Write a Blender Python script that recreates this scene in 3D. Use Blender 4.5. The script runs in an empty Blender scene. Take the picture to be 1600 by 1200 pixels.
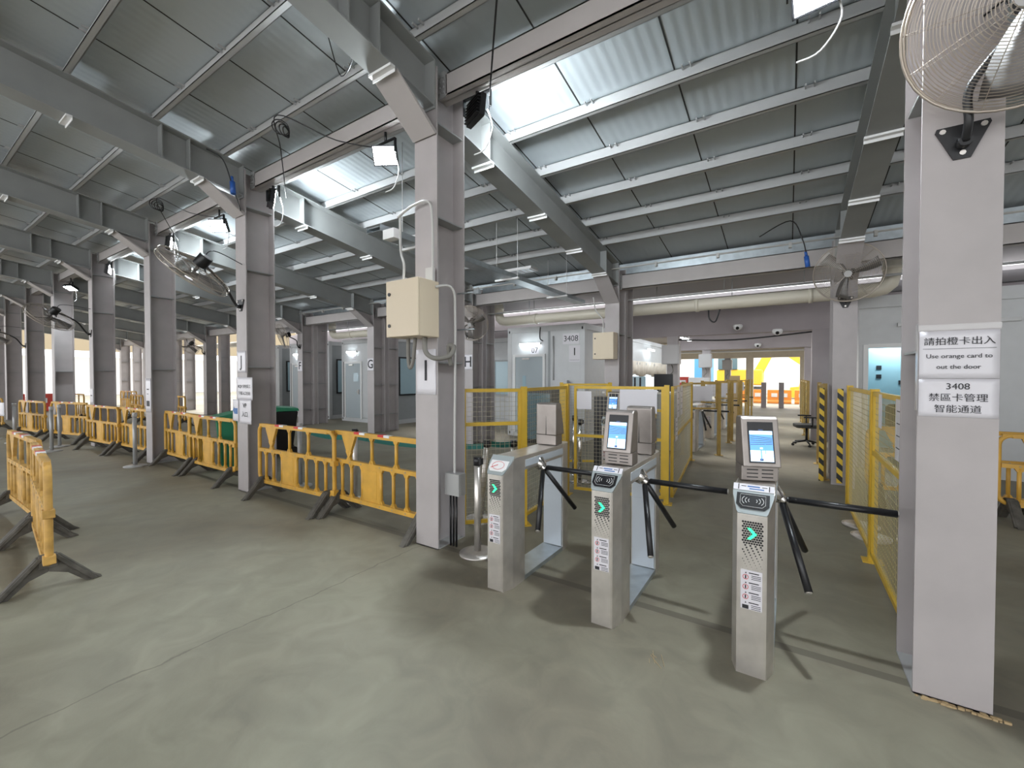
import bpy, bmesh, math, random
from mathutils import Vector, Matrix, Euler
random.seed(7)
SC = bpy.context.scene
COL = SC.collection
R = math.radians

# ------------------------------------------------------------------ camera
cd = bpy.data.cameras.new('camera'); cam = bpy.data.objects.new('camera', cd); COL.objects.link(cam)
cd.sensor_width = 36; cd.lens = 663/1600*36; cd.clip_start = .03; cd.clip_end = 300
cam.location = (0, 0, 1.6); cam.rotation_euler = (R(90-1.04), 0, R(33.1))
SC.camera = cam
# ------------------------------------------------------------------ world, exposure
w = bpy.data.worlds.new('world'); SC.world = w; w.use_nodes = True
bgn = w.node_tree.nodes['Background']; bgn.inputs[0].default_value = (.96, .98, 1, 1); bgn.inputs[1].default_value = 1.75
vs = SC.view_settings; vs.view_transform = 'Standard'; vs.look = 'None'; vs.gamma = 1; vs.use_curve_mapping = False; vs.exposure = 0.84
FLOOD_W = 150
sl = bpy.data.lights.new('sun', 'SUN'); sl.energy = 3.2; sl.angle = R(25); sl.color = (1, .96, .9)
sun = bpy.data.objects.new('sun', sl); COL.objects.link(sun); sun.rotation_euler = Vector((-.35, .45, .82)).to_track_quat('Z', 'Y').to_euler()

# ------------------------------------------------------------------ materials
def mat(name, col, rough=.6, metal=0, emit=None, es=1, noise=0, nscale=6, bump=0, bscale=60, alpha=1, spec=.5):
    m = bpy.data.materials.new(name); m.use_nodes = True
    nt = m.node_tree; b = nt.nodes['Principled BSDF']
    c = (*col, 1)
    b.inputs['Base Color'].default_value = c; b.inputs['Roughness'].default_value = rough; b.inputs['Metallic'].default_value = metal
    b.inputs['Specular IOR Level'].default_value = spec
    if alpha < 1: b.inputs['Alpha'].default_value = alpha
    if emit: b.inputs['Emission Color'].default_value = (*emit, 1); b.inputs['Emission Strength'].default_value = es
    if noise or bump:
        tc = nt.nodes.new('ShaderNodeTexCoord')
    if noise:
        n = nt.nodes.new('ShaderNodeTexNoise'); n.inputs['Scale'].default_value = nscale; n.inputs['Detail'].default_value = 5
        nt.links.new(tc.outputs['Object'], n.inputs['Vector'])
        mp = nt.nodes.new('ShaderNodeMapRange'); mp.inputs[1].default_value = .3; mp.inputs[2].default_value = .7
        mp.inputs[3].default_value = 1-noise; mp.inputs[4].default_value = 1+noise*.4
        nt.links.new(n.outputs[0], mp.inputs[0])
        mx = nt.nodes.new('ShaderNodeMix'); mx.data_type = 'RGBA'; mx.blend_type = 'MULTIPLY'; mx.inputs[0].default_value = 1
        mx.inputs[6].default_value = c; nt.links.new(mp.outputs[0], mx.inputs[7]); nt.links.new(mx.outputs[2], b.inputs['Base Color'])
    if bump:
        n2 = nt.nodes.new('ShaderNodeTexNoise'); n2.inputs['Scale'].default_value = bscale
        nt.links.new(tc.outputs['Object'], n2.inputs['Vector'])
        bp = nt.nodes.new('ShaderNodeBump'); bp.inputs['Strength'].default_value = bump; bp.inputs['Distance'].default_value = .01
        nt.links.new(n2.outputs[0], bp.inputs['Height']); nt.links.new(bp.outputs[0], b.inputs['Normal'])
    return m
M = {}
M['col'] = mat('column_paint', (.45, .415, .415), .5, noise=.10, nscale=3)
M['beam'] = mat('beam_paint', (.33, .34, .335), .5, noise=.08, nscale=3)
M['beamw'] = mat('tie_beam_paint', (.50, .465, .455), .55, noise=.06, nscale=3)
M['purlin'] = mat('purlin_paint', (.50, .50, .50), .45)
M['boltw'] = mat('bolt_paint', (.42, .42, .42), .4, .3)
M['mauve'] = mat('mauve_concrete', (.38, .34, .35), .8, noise=.1, nscale=1.5)
M['cream'] = mat('cream_paint', (.72, .64, .52), .6, noise=.06)
M['yellow'] = mat('yellow_plastic', (.70, .39, .06), .42, noise=.22, nscale=5)
M['yellowd'] = mat('dusty_yellow_plastic', (.60, .35, .09), .6, noise=.35, nscale=9)
M['ysteel'] = mat('yellow_steel', (.68, .44, .04), .4, noise=.12)
M['ysteelo'] = mat('old_yellow_steel', (.45, .30, .08), .55, noise=.25)
M['dark'] = mat('dark_rubber', (.055, .055, .052), .75, noise=.3, nscale=20)
M['foot'] = mat('dusty_recycled_rubber', (.11, .10, .085), .85, noise=.45, nscale=12)
M['black'] = mat('black_plastic', (.012, .012, .014), .35)
M['steel'] = mat('brushed_steel', (.72, .68, .64), .33, .8, noise=.18, nscale=7)
M['steeld'] = mat('brushed_steel_head', (.34, .305, .285), .42, .8, noise=.15, nscale=9)
M['chrome'] = mat('chrome', (.6, .58, .56), .15, 1)
M['galv'] = mat('galvanised', (.50, .55, .58), .35, .8, noise=.15, nscale=10)
M['wire'] = mat('mesh_wire', (.42, .38, .28), .45, .5)
M['wirey'] = mat('mesh_wire_yellow', (.46, .38, .18), .5, .2)
M['fan'] = mat('fan_cage_wire', (.46, .40, .34), .35, .5)
M['blade'] = mat('fan_blade', (.17, .16, .155), .4, .3)
M['boxc'] = mat('beige_enclosure', (.66, .56, .42), .45)
M['boxg'] = mat('grey_enclosure', (.48, .47, .47), .45)
M['pipe'] = mat('cream_pvc', (.72, .67, .56), .35)
M['conduit'] = mat('white_conduit', (.55, .54, .52), .5)
M['flex'] = mat('grey_flexible_conduit', (.20, .19, .17), .6)
M['paper'] = mat('paper', (.70, .68, .72), .3, bump=.3, bscale=14)
M['ink'] = mat('ink', (.02, .02, .025), .6)
M['inkb'] = mat('blue_ink', (.05, .15, .38), .5)
M['red'] = mat('red_reflector', (.62, .03, .03), .4)
M['white'] = mat('white_plastic', (.80, .80, .80), .4)
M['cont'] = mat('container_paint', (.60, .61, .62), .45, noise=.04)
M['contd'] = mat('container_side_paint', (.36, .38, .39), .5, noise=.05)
M['door'] = mat('door_paint', (.42, .48, .51), .4)
M['cyan'] = mat('room_wall', (.40, .62, .70), .6)
M['glassb'] = mat('dark_glass', (.10, .17, .20), .08)
M['glassl'] = mat('pale_glass', (.40, .55, .62), .1)
M['green'] = mat('green_bin', (.02, .22, .11), .45)
M['belt'] = mat('green_belt', (.015, .16, .14), .6)
M['blue'] = mat('blue_plug', (.03, .12, .45), .4)
M['tube'] = mat('fluorescent', (1, 1, 1), .4, emit=(.85, .95, 1), es=14)
M['lampe'] = mat('flood_lens', (1, 1, 1), .4, emit=(.88, .96, 1), es=60)
M['greene'] = mat('green_arrow_light', (.05, .8, .4), .4, emit=(.02, .75, .22), es=1.2)
M['scrA'] = mat('screen_blue', (.1, .2, .4), .2, emit=(.06, .24, .68), es=1)
M['scrB'] = mat('screen_white', (.6, .7, .8), .2, emit=(.42, .66, .98), es=1)
M['scrC'] = mat('screen_dark', (.02, .03, .06), .2, emit=(.03, .06, .14), es=1)
M['orange'] = mat('orange_paint', (.85, .30, .05), .5)
M['excav'] = mat('machine_yellow', (.85, .50, .04), .5)
M['bluec'] = mat('blue_sheet', (.10, .35, .65), .5)
M['curtain'] = mat('curtain', (.60, .54, .46), .7, bump=.8, bscale=9)
M['reader'] = mat('reader_surround', (.38, .42, .43), .35, .2)
M['silver'] = mat('light_panel', (.55, .60, .66), .3, .2)
M['cardbd'] = mat('tan_board', (.45, .33, .18), .7)
M['facade'] = mat('far_facade', (.36, .29, .19), .7)
M['film'] = mat('clear_film', (.52, .50, .50), .12, noise=.05)

def nodes(m): return m.node_tree.nodes, m.node_tree.links
# floor: power-floated concrete with dust, stains, a joint band with the column-row shadow painted in, and a crack
def floor_mat():
    m = mat('concrete_floor', (.23, .22, .18), .6); N, L = nodes(m); b = N['Principled BSDF']
    tc = N.new('ShaderNodeTexCoord')
    def noise(s, d=6, dist=0):
        n = N.new('ShaderNodeTexNoise'); n.inputs['Scale'].default_value = s; n.inputs['Detail'].default_value = d; n.inputs['Distortion'].default_value = dist
        L.new(tc.outputs['Object'], n.inputs['Vector']); return n
    n1 = noise(.55, 6, .6); r1 = N.new('ShaderNodeValToRGB'); L.new(n1.outputs[0], r1.inputs[0])
    r1.color_ramp.elements[0].position = .32; r1.color_ramp.elements[0].color = (.185, .160, .118, 1)
    r1.color_ramp.elements[1].position = .66; r1.color_ramp.elements[1].color = (.285, .268, .208, 1)
    n2 = noise(3.5, 8, 1.2); r2 = N.new('ShaderNodeValToRGB'); L.new(n2.outputs[0], r2.inputs[0])
    r2.color_ramp.elements[0].position = .3; r2.color_ramp.elements[0].color = (.80, .79, .77, 1)
    r2.color_ramp.elements[1].position = .7; r2.color_ramp.elements[1].color = (1.10, 1.10, 1.08, 1)
    mx = N.new('ShaderNodeMix'); mx.data_type = 'RGBA'; mx.blend_type = 'MULTIPLY'; mx.inputs[0].default_value = 1
    L.new(r1.outputs[0], mx.inputs[6]); L.new(r2.outputs[0], mx.inputs[7])
    sp = N.new('ShaderNodeSeparateXYZ'); L.new(tc.outputs['Object'], sp.inputs[0])
    nw = noise(1.2, 3)
    def mth(op, a, c=None):
        n = N.new('ShaderNodeMath'); n.operation = op
        for i, v in enumerate((a, c)):
            if v is None: continue
            if isinstance(v, (int, float)): n.inputs[i].default_value = v
            else: L.new(v, n.inputs[i])
        return n.outputs[0]
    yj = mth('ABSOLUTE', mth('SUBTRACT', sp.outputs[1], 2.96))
    j1 = mth('LESS_THAN', yj, .035)  # joint band, also painting in the shadow along the column row
    nf = noise(6, 8)
    ck = mth('ADD', mth('MULTIPLY', nf.outputs[0], .10), mth('MULTIPLY', nw.outputs[0], .12))
    yc = mth('ABSOLUTE', mth('SUBTRACT', mth('ADD', sp.outputs[0], ck), -2.80))
    j2 = mth('MULTIPLY', mth('LESS_THAN', yc, .006), mth('LESS_THAN', sp.outputs[1], 2.9))
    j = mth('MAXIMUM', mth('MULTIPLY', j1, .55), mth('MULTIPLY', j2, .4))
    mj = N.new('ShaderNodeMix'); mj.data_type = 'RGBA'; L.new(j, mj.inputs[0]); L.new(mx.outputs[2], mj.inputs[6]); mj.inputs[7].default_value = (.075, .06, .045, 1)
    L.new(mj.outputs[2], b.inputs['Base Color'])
    rr = N.new('ShaderNodeMapRange'); rr.inputs[3].default_value = .42; rr.inputs[4].default_value = .75; L.new(n2.outputs[0], rr.inputs[0]); L.new(rr.outputs[0], b.inputs['Roughness'])
    bp = N.new('ShaderNodeBump'); bp.inputs['Strength'].default_value = .12; bp.inputs['Distance'].default_value = .01; L.new(noise(40, 6).outputs[0], bp.inputs['Height']); L.new(bp.outputs[0], b.inputs['Normal'])
    return m
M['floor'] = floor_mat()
# roof sheet: fine ribs running up the slope
def roof_mat():
    m = mat('ribbed_roof_sheet', (.58, .63, .66), .36, .2); N, L = nodes(m); b = N['Principled BSDF']
    tc = N.new('ShaderNodeTexCoord'); wv = N.new('ShaderNodeTexWave'); wv.wave_type = 'BANDS'; wv.bands_direction = 'X'
    wv.inputs['Scale'].default_value = 3.2; wv.inputs['Distortion'].default_value = 0
    L.new(tc.outputs['Object'], wv.inputs['Vector'])
    bp = N.new('ShaderNodeBump'); bp.inputs['Strength'].default_value = .35; bp.inputs['Distance'].default_value = .008
    L.new(wv.outputs[0], bp.inputs['Height']); L.new(bp.outputs[0], b.inputs['Normal'])
    return m
M['roof'] = roof_mat()
M['seam'] = mat('roof_seam', (.03, .03, .03), .7)
# black and yellow diagonal hazard tape
def hazard_mat():
    m = mat('hazard_tape', (.8, .55, .03), .5); N, L = nodes(m); b = N['Principled BSDF']
    tc = N.new('ShaderNodeTexCoord'); sp = N.new('ShaderNodeSeparateXYZ'); L.new(tc.outputs['Object'], sp.inputs[0])
    def mth(op, a, c=None):
        n = N.new('ShaderNodeMath'); n.operation = op
        for i, v in enumerate((a, c)):
            if v is None: continue
            if isinstance(v, (int, float)): n.inputs[i].default_value = v
            else: L.new(v, n.inputs[i])
        return n.outputs[0]
    s = mth('ADD', mth('ADD', sp.outputs[0], sp.outputs[1]), sp.outputs[2])
    g = mth('GREATER_THAN', mth('FRACT', mth('MULTIPLY', s, 6)), .5)
    mx = N.new('ShaderNodeMix'); mx.data_type = 'RGBA'; L.new(g, mx.inputs[0]); mx.inputs[6].default_value = (.78, .52, .04, 1); mx.inputs[7].default_value = (.015, .015, .015, 1)
    L.new(mx.outputs[2], b.inputs['Base Color']); return m
M['hazard'] = hazard_mat()

# ------------------------------------------------------------------ mesh helpers
def nb(): return bmesh.new()
def bx(bm, x0, x1, y0, y1, z0, z1, mi=0, mtx=None):
    vs_ = [Vector((x, y, z)) for x in (x0, x1) for y in (y0, y1) for z in (z0, z1)]
    if mtx: vs_ = [mtx @ v for v in vs_]
    v = [bm.verts.new(p) for p in vs_]
    for f in ((0, 1, 3, 2), (4, 6, 7, 5), (0, 4, 5, 1), (2, 3, 7, 6), (0, 2, 6, 4), (1, 5, 7, 3)):
        bm.faces.new([v[i] for i in f]).material_index = mi
def slab(bm, x0, x1, y0, y1, zb0, zt0, zb1, zt1, mi=0):   # box whose z range varies linearly from y0 to y1
    P = [(x0, y0, zb0), (x0, y0, zt0), (x0, y1, zb1), (x0, y1, zt1), (x1, y0, zb0), (x1, y0, zt0), (x1, y1, zb1), (x1, y1, zt1)]
    v = [bm.verts.new(p) for p in P]
    for f in ((0, 1, 3, 2), (4, 6, 7, 5), (0, 4, 5, 1), (2, 3, 7, 6), (0, 2, 6, 4), (1, 5, 7, 3)):
        bm.faces.new([v[i] for i in f]).material_index = mi
def tube(bm, pts, r, n=8, mi=0, closed=False, cap=True):
    pts = [Vector(p) for p in pts]; rings = []; N = len(pts); up = None
    for i, p in enumerate(pts):
        if closed: t = pts[(i+1) % N]-pts[i-1]
        else: t = (pts[min(i+1, N-1)]-pts[max(i-1, 0)])
        t.normalize()
        if up is None:
            up = t.orthogonal().normalized()
        else:
            up = (up - t*up.dot(t))
            up = up.normalized() if up.length > 1e-6 else t.orthogonal().normalized()
        s = t.cross(up); rr = r[i] if isinstance(r, (list, tuple)) else r
        rings.append([bm.verts.new(p+(up*math.cos(a)+s*math.sin(a))*rr) for a in [2*math.pi*k/n for k in range(n)]])
    K = N if closed else N-1
    for i in range(K):
        A = rings[i]; B = rings[(i+1) % N]
        for k in range(n):
            f = bm.faces.new((A[k], A[(k+1) % n], B[(k+1) % n], B[k])); f.material_index = mi; f.smooth = n > 5
    if cap and not closed:
        for f_ in (rings[0][::-1], rings[-1]):
            bm.faces.new(f_).material_index = mi
def ring(bm, c, nrm, rad, r, seg=40, n=4, mi=0):
    c = Vector(c); nrm = Vector(nrm).normalized(); a = nrm.orthogonal().normalized(); b_ = nrm.cross(a)
    tube(bm, [c+(a*math.cos(t)+b_*math.sin(t))*rad for t in [2*math.pi*k/seg for k in range(seg)]], r, n, mi, closed=True)
def cyl(bm, p0, p1, r, n=16, mi=0, r1=None):
    tube(bm, [p0, p1], [r, r if r1 is None else r1], n, mi)
def prism(bm, poly, axis, a0, a1, mi=0):    # poly of 2D points extruded along axis 'x','y','z'
    def P(u, v, a): return {'x': (a, u, v), 'y': (u, a, v), 'z': (u, v, a)}[axis]
    A = [bm.verts.new(P(u, v, a0)) for u, v in poly]; B = [bm.verts.new(P(u, v, a1)) for u, v in poly]
    n = len(poly)
    bm.faces.new(A[::-1]).material_index = mi; bm.faces.new(B).material_index = mi
    for i in range(n): bm.faces.new((A[i], A[(i+1) % n], B[(i+1) % n], B[i])).material_index = mi
def arc(cx, cy, r, a0, a1, n=6): return [(cx+r*math.cos(R(a0+(a1-a0)*i/n)), cy+r*math.sin(R(a0+(a1-a0)*i/n))) for i in range(n+1)]
def rrect(x0, x1, y0, y1, r, n=5):
    return arc(x1-r, y0+r, r, -90, 0, n)+arc(x1-r, y1-r, r, 0, 90, n)+arc(x0+r, y1-r, r, 90, 180, n)+arc(x0+r, y0+r, r, 180, 270, n)
def smooth_path(pts, k=6):
    P = [Vector(p) for p in pts]; out = []
    for i in range(len(P)-1):
        p0 = P[max(i-1, 0)]; p1 = P[i]; p2 = P[i+1]; p3 = P[min(i+2, len(P)-1)]
        for j in range(k):
            t = j/k; out.append(.5*((2*p1)+(p2-p0)*t+(2*p0-5*p1+4*p2-p3)*t*t+(3*p1-p0-3*p2+p3)*t**3))
    return out+[P[-1]]
def obj(name, bm, m, parent=None, loc=(0, 0, 0), rot=None, bevel=0):
    bmesh.ops.recalc_face_normals(bm, faces=bm.faces)
    me = bpy.data.meshes.new(name); bm.to_mesh(me); bm.free()
    for x in (m if isinstance(m, (list, tuple)) else [m]): me.materials.append(x)
    o = bpy.data.objects.new(name, me); COL.objects.link(o); o.location = loc
    if rot: o.rotation_euler = rot
    if parent: o.parent = parent
    if bevel:
        b = o.modifiers.new('bevel', 'BEVEL'); b.width = bevel; b.segments = 2; b.limit_method = 'ANGLE'; b.angle_limit = R(40)
    return o
def tag(o, label, cat, group=None, kind=None):
    o['label'] = label; o['category'] = cat
    if group: o['group'] = group
    if kind: o['kind'] = kind
    return o
def thing(name, label, cat, loc=(0, 0, 0), rz=0, group=None):
    o = bpy.data.objects.new(name, None); COL.objects.link(o); o.empty_display_size = .1
    o.location = loc; o.rotation_euler = (0, 0, rz); return tag(o, label, cat, group)
def struct(name, bm, m, **k):
    o = obj(name, bm, m, **k); o['kind'] = 'structure'; return o
def dup(o, parent=None):
    c = o.copy(); COL.objects.link(c)
    if parent: c.parent = parent
    for ch in list(o.children): dup(ch, c)
    return c
def text(body, size, name, m, parent=None, loc=(0, 0, 0), rot=(R(90), 0, 0), bold=0, ext=.0006, align='CENTER', label=None):
    cu = bpy.data.curves.new('t', 'FONT'); cu.body = body; cu.size = size; cu.align_x = align; cu.align_y = 'CENTER'; cu.extrude = ext; cu.offset = bold
    cu.resolution_u = 3; cu.space_line = .8
    t = bpy.data.objects.new('t', cu); COL.objects.link(t)
    dg = bpy.context.evaluated_depsgraph_get(); dg.update()
    me = bpy.data.meshes.new_from_object(t.evaluated_get(dg)); bpy.data.objects.remove(t); bpy.data.curves.remove(cu)
    me.materials.clear(); me.materials.append(m); me.name = name
    o = bpy.data.objects.new(name, me); COL.objects.link(o); o.location = loc; o.rotation_euler = rot
    if parent: o.parent = parent
    return o

# ------------------------------------------------------------------ frame of the hall
S = 3.51; X0 = .68; Y1 = 2.88; Y2 = 7.83; D = .39; HW = .14
def rb(y): return 4.46-.145*y      # underside of the rafters
def rt(y): return 4.88-.145*y      # top of the rafters
def cx(n): return X0-S*n
ORD = ['first', 'second', 'third', 'fourth', 'fifth', 'sixth', 'seventh', 'eighth', 'ninth', 'tenth', 'eleventh']

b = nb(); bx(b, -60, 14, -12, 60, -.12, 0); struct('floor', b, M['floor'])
# roof sheet of the main hall with its seams and ribs
b = nb(); ya, yb = -9.0, 8.9
slab(b, -33, 8, ya, yb, rt(ya)+.15, rt(ya)+.19, rt(yb)+.15, rt(yb)+.19, 0)
k = -33
xs = -1.85-.94*33
while xs < 8:
    slab(b, xs-.007, xs+.007, ya, yb, rt(ya)+.147, rt(ya)+.151, rt(yb)+.147, rt(yb)+.151, 1); xs += .94
struct('ceiling', b, [M['roof'], M['seam']])

b = nb(); bx(b, 9, 9.2, -6.5, 26, 0, 5.6); struct('wall_light_blocker', b, M['cont'])  # unseen wall, added to keep side light off the beam webs
def ibeam_col(bm, x, y0, y1, z1, hw=HW, z0=0):
    bx(bm, x-hw, x+hw, y0, y0+.014, z0, z1); bx(bm, x-hw, x+hw, y1-.014, y1, z0, z1); bx(bm, x-.006, x+.006, y0+.014, y1-.014, z0, z1)
def column_row1(n):
    where = {0: 'nearest column on the right, carrying the orange card notice', 1: 'column left of the turnstiles with the beige electrical box',
             2: 'column behind the yellow barriers carrying the VP notice'}
    lab = 'grey painted steel column, ' + where.get(n, ORD[n]+' of the front row counted from the right')
    t = thing('steel_column', lab, 'column', (cx(n), Y1, 0), 0, 'front row of steel columns')
    b = nb(); h = rt(Y1+D/2)-.03; ibeam_col(b, 0, 0, D, h); o = obj('column_shaft', b, M['col'], t)
    b = nb()                                   # knee below the near rafter, on the walkway side
    ry = lambda y: rb(y+Y1)-.004
    yk = -.46; zk = 3.80
    prism(b, [(yk, ry(yk)), (yk, ry(yk)-.012), (-.02, zk-.012), (-.003, zk), (-.003, zk+.02)], 'x', -HW, HW)
    prism(b, [(yk, ry(yk)-.004), (-.003, zk), (-.003, ry(0))], 'x', -.006, .006)
    obj('knee_brace', b, M['beamw'], t)
    b = nb()                                   # web stiffeners
    for z in (1.72, 3.05, h-.5):
        bx(b, .006, HW-.01, .02, D-.02, z, z+.012); bx(b, -HW+.01, -.006, .02, D-.02, z, z+.012)
    obj('stiffener', b, M['beam'], t)
    b = nb(); bx(b, -HW-.0, HW, -.0, D, 0, .008); obj('base_plate', b, M['boltw'], t)
    return t
for n in range(0, 9): column_row1(n)
def column_row2(n):
    names = {0: 'far column at right behind the wall fan', 1: 'far column with the small beige box', 2: 'far column lettered H', 3: 'far column lettered G', 4: 'far column lettered F'}
    t = thing('steel_column', 'grey steel column, ' + names.get(n, ORD[n]+' of the second row counted from the right'), 'column', (cx(n), Y2, 0), 0, 'second row of steel columns')
    b = nb(); h = rt(Y2+D/2)-.03; ibeam_col(b, 0, 0, D, h); obj('column_shaft', b, M['col'], t)
    b = nb(); ry = lambda y: rb(y+Y2)-.004; yk = -.62; zk = 3.0
    prism(b, [(yk, ry(yk)), (yk, ry(yk)-.012), (-.02, zk-.012), (-.003, zk), (-.003, zk+.02)], 'x', -HW, HW)
    prism(b, [(yk, ry(yk)-.004), (-.003, zk), (-.003, ry(0))], 'x', -.006, .006)
    obj('knee_brace', b, M['col'], t)
    b = nb()
    for z in (.5, 1.35, 2.4):
        bx(b, .006, HW-.01, .02, D-.02, z, z+.012)
    obj('stiffener', b, M['beam'], t)
    t2 = thing('steel_column', 'grey steel column standing directly behind the ' + names.get(n, ORD[n]+' one of the second row'), 'column', (cx(n), Y2+D+.16, 0), 0, 'columns doubled behind the second row')
    b = nb(); ibeam_col(b, 0, 0, .36, 3.42, .12); obj('column_shaft', b, M['col'], t2)
    b = nb()
    for z in (.5, 1.35, 2.4): bx(b, .006, .11, .02, .34, z, z+.012)
    obj('stiffener', b, M['beam'], t2)
for n in range(0, 10): column_row2(n)

def rafter(n, y0, y1, lab, strips):
    t = thing('roof_rafter', lab, 'beam', (cx(n), y0, 0), 0, 'sloping steel rafters')
    b = nb(); L = y1-y0; z = lambda y: (rb(y0+y), rt(y0+y))
    (a0, a1), (b0, b1) = z(0), z(L)
    slab(b, -.125, .125, 0, L, a0, a0+.014, b0, b0+.014); slab(b, -.125, .125, 0, L, a1-.014, a1, b1-.014, b1); slab(b, -.005, .005, 0, L, a0+.014, a1-.014, b0+.014, b1-.014)
    obj('beam_body', b, M['beam'], t)
    for e in (0, L-.012):
        b = nb(); zz = z(e); bx(b, -.13, .13, e, e+.012, zz[0]-.02, zz[1]); obj('end_plate', b, M['beam'], t)
    for e in (.45 if y0 > 0 else L-.62, L-.62 if y0 > 0 else L-.9):
        b = nb(); zz = z(e); bx(b, -.12, .12, e, e+.01, zz[0]+.014, zz[1]-.02); obj('web_stiffener', b, M['beam'], t)
    for s in strips:
        b = nb(); zz = z(s-y0)[0]
        bx(b, -.135, .135, s-y0-.02, s-y0+.03, zz-.022, zz-.001); bx(b, -.135, .135, s-y0+.026, s-y0+.03, zz-.05, zz-.02)
        obj('clamp_strip', b, M['white'], t)
for n in range(0, 9):
    rafter(n, -8.8, Y1-.004, 'sloping grey roof beam on the walkway side of the ' + ('nearest right column' if n == 0 else ORD[n]+' front column'), [1.2, 2.37] if n < 5 else [2.37])
    rafter(n, Y1+D+.004, Y2-.004, 'sloping grey roof beam between the two rows at the ' + ('nearest right column' if n == 0 else ORD[n]+' front column'), [3.75, 4.95, 6.1, 7.15] if n < 4 else [4.95, 7.15])
rafter(9, Y1+D+.004, Y2-.004, 'sloping grey roof beam at the far left end between the two rows', [])

def tie(n, y, zc, h, lab, grp, m):
    x1 = cx(n)-HW*.05; x0 = cx(n+1)+.03
    t = thing('tie_beam', lab, 'beam', (x0, y, 0), 0, grp); L = x1-x0-.03
    b = nb(); bx(b, 0, L, -.005, .005, zc-h/2, zc+h/2); bx(b, 0, L, -.07, .07, zc-h/2, zc-h/2+.012); bx(b, 0, L, -.07, .07, zc+h/2-.012, zc+h/2)
    bx(b, .12, L-.12, -.07, -.062, zc-h/2, zc+h/2)
    obj('beam_body', b, m, t)
    for xe in (.02, L-.10):
        b = nb(); bx(b, xe, xe+.09, -.08, -.07, zc-h/2-.02, zc+h/2+.02)
        for i in range(4):
            for j in range(2):
                zz = zc-h/2+.03+i*(h-.06)/3; cyl(b, (xe+.025+j*.04, -.092, zz), (xe+.025+j*.04, -.079, zz), .011, 6)
        obj('bolted_end_plate', b, M['boltw'], t)
for n in range(0, 8): tie(n, Y1+D/2, 4.31, .2, 'pale steel tie beam of the front row, left of the ' + ('nearest right' if n == 0 else ORD[n])+' column', 'tie beams along the front row', M['beamw'])
b = nb(); tie(-1, Y1+D/2, 4.31, .2, 'pale steel tie beam of the front row, right of the nearest right column', 'tie beams along the front row', M['beamw'])
for n in range(-1, 9): tie(n, Y2+D/2, 3.40, .27, 'pale steel tie beam of the second row, ' + ('right of its first column' if n < 0 else 'left of its '+ORD[n]+' column'), 'tie beams along the second row', M['beamw'])

for i in range(23):                         # purlins
    y = 7.09-.73*i
    if y < -8.9: break
    b = nb(); z = rt(y)+.002
    bx(b, -32.5, 7.5, y-.035, y-.030, z, z+.145); bx(b, -32.5, 7.5, y-.035, y+.03, z+.14, z+.145); bx(b, -32.5, 7.5, y-.085, y-.03, z, z+.006); bx(b, -32.5, 7.5, y-.085, y-.080, z, z+.02)
    xx = -14.
    while xx < 5:
        bx(b, xx, xx+.012, y-.10, y-.036, z+.11, z+.13); bx(b, xx+.07, xx+.082, y-.10, y-.036, z+.11, z+.13); xx += .94
    tag(obj('roof_purlin', b, M['purlin']), 'long pale grey roof purlin crossing above the sloping beams', 'purlin', 'roof purlins')

# gutter, conduits and lower pipes along the second row
b = nb(); prism(b, [(8.42, 3.60), (8.42, 3.80), (8.40, 3.80), (8.40, 3.62), (8.24, 3.62), (8.24, 3.80), (8.22, 3.80), (8.22, 3.60)], 'x', -32, 6)
tag(obj('roof_gutter', b, M['galv']), 'shiny metal gutter above the second row tie beams', 'gutter')
b = nb(); cyl(b, (-14, Y2-.05, 3.62), (6, Y2-.05, 3.62), .014, 8)
for x in range(-13, 6): bx(b, x-.02, x+.02, Y2-.08, Y2-.02, 3.56, 3.64)
tag(obj('conduit', b, M['conduit']), 'thin white conduit running above the second row tie beams', 'conduit')
b = nb()
cyl(b, (-14, 8.62, 3.15), (6, 8.62, 3.15), .02, 8, 0)
for x in (-12, -9, -5, -2.2, -1, .2, 2): cyl(b, (x, 8.62, 3.15), (x, 8.62, 3.5), .008, 6)
tag(obj('sprinkler_pipe', b, M['boltw']), 'thin grey service pipe hung under the second row tie beams', 'pipe')
def pvc(x0, x1, el, er, lab):
    t = thing('drain_pipe', lab, 'pipe', (x0, 8.9, 0), 0, 'cream drain pipes'); r = .115; z = 2.98
    pts = []
    if el: pts += [(0, 0, 3.5), (0, 0, z+.22), (.03, 0, z+.09), (.1, 0, z+.025), (.22, 0, z)]
    else: pts += [(0, 0, z)]
    L = x1-x0
    if er: pts += [(L-.22, 0, z), (L-.1, 0, z+.025), (L-.03, 0, z+.09), (L, 0, z+.22), (L, 0, 3.5)]
    else: pts += [(L, 0, z)]
    b = nb(); tube(b, pts, r, 20); obj('pipe_run', b, M['pipe'], t)
    for i in range(int(L/1.8)):
        x = 1.1+i*1.8
        if x < L-.4: b = nb(); cyl(b, (x-.03, 0, z), (x+.03, 0, z), r+.012, 20); obj('pipe_collar', b, M['pipe'], t)
    for e, xx in ((el, 0), (er, L)):
        if e: b = nb(); cyl(b, (xx, 0, z+.30), (xx, 0, z+.36), r+.014, 20); obj('pipe_collar', b, M['pipe'], t)
    for i in range(int(L/2.2)+1):
        x = .9+i*2.2
        if x < L-.3: b = nb(); cyl(b, (x, 0, z+r), (x, 0, 3.5), .006, 6); obj('hanger_rod', b, M['galv'], t)
pvc(-6.2, 1.35, 1, 1, 'cream drain pipe crossing from the wall fan to above door 07')
pvc(-13.2, -8.2, 1, 0, 'cream drain pipe above the doors near column G')
pvc(-24, -18.6, 0, 1, 'cream drain pipe at the far left beyond the third front column')

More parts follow.
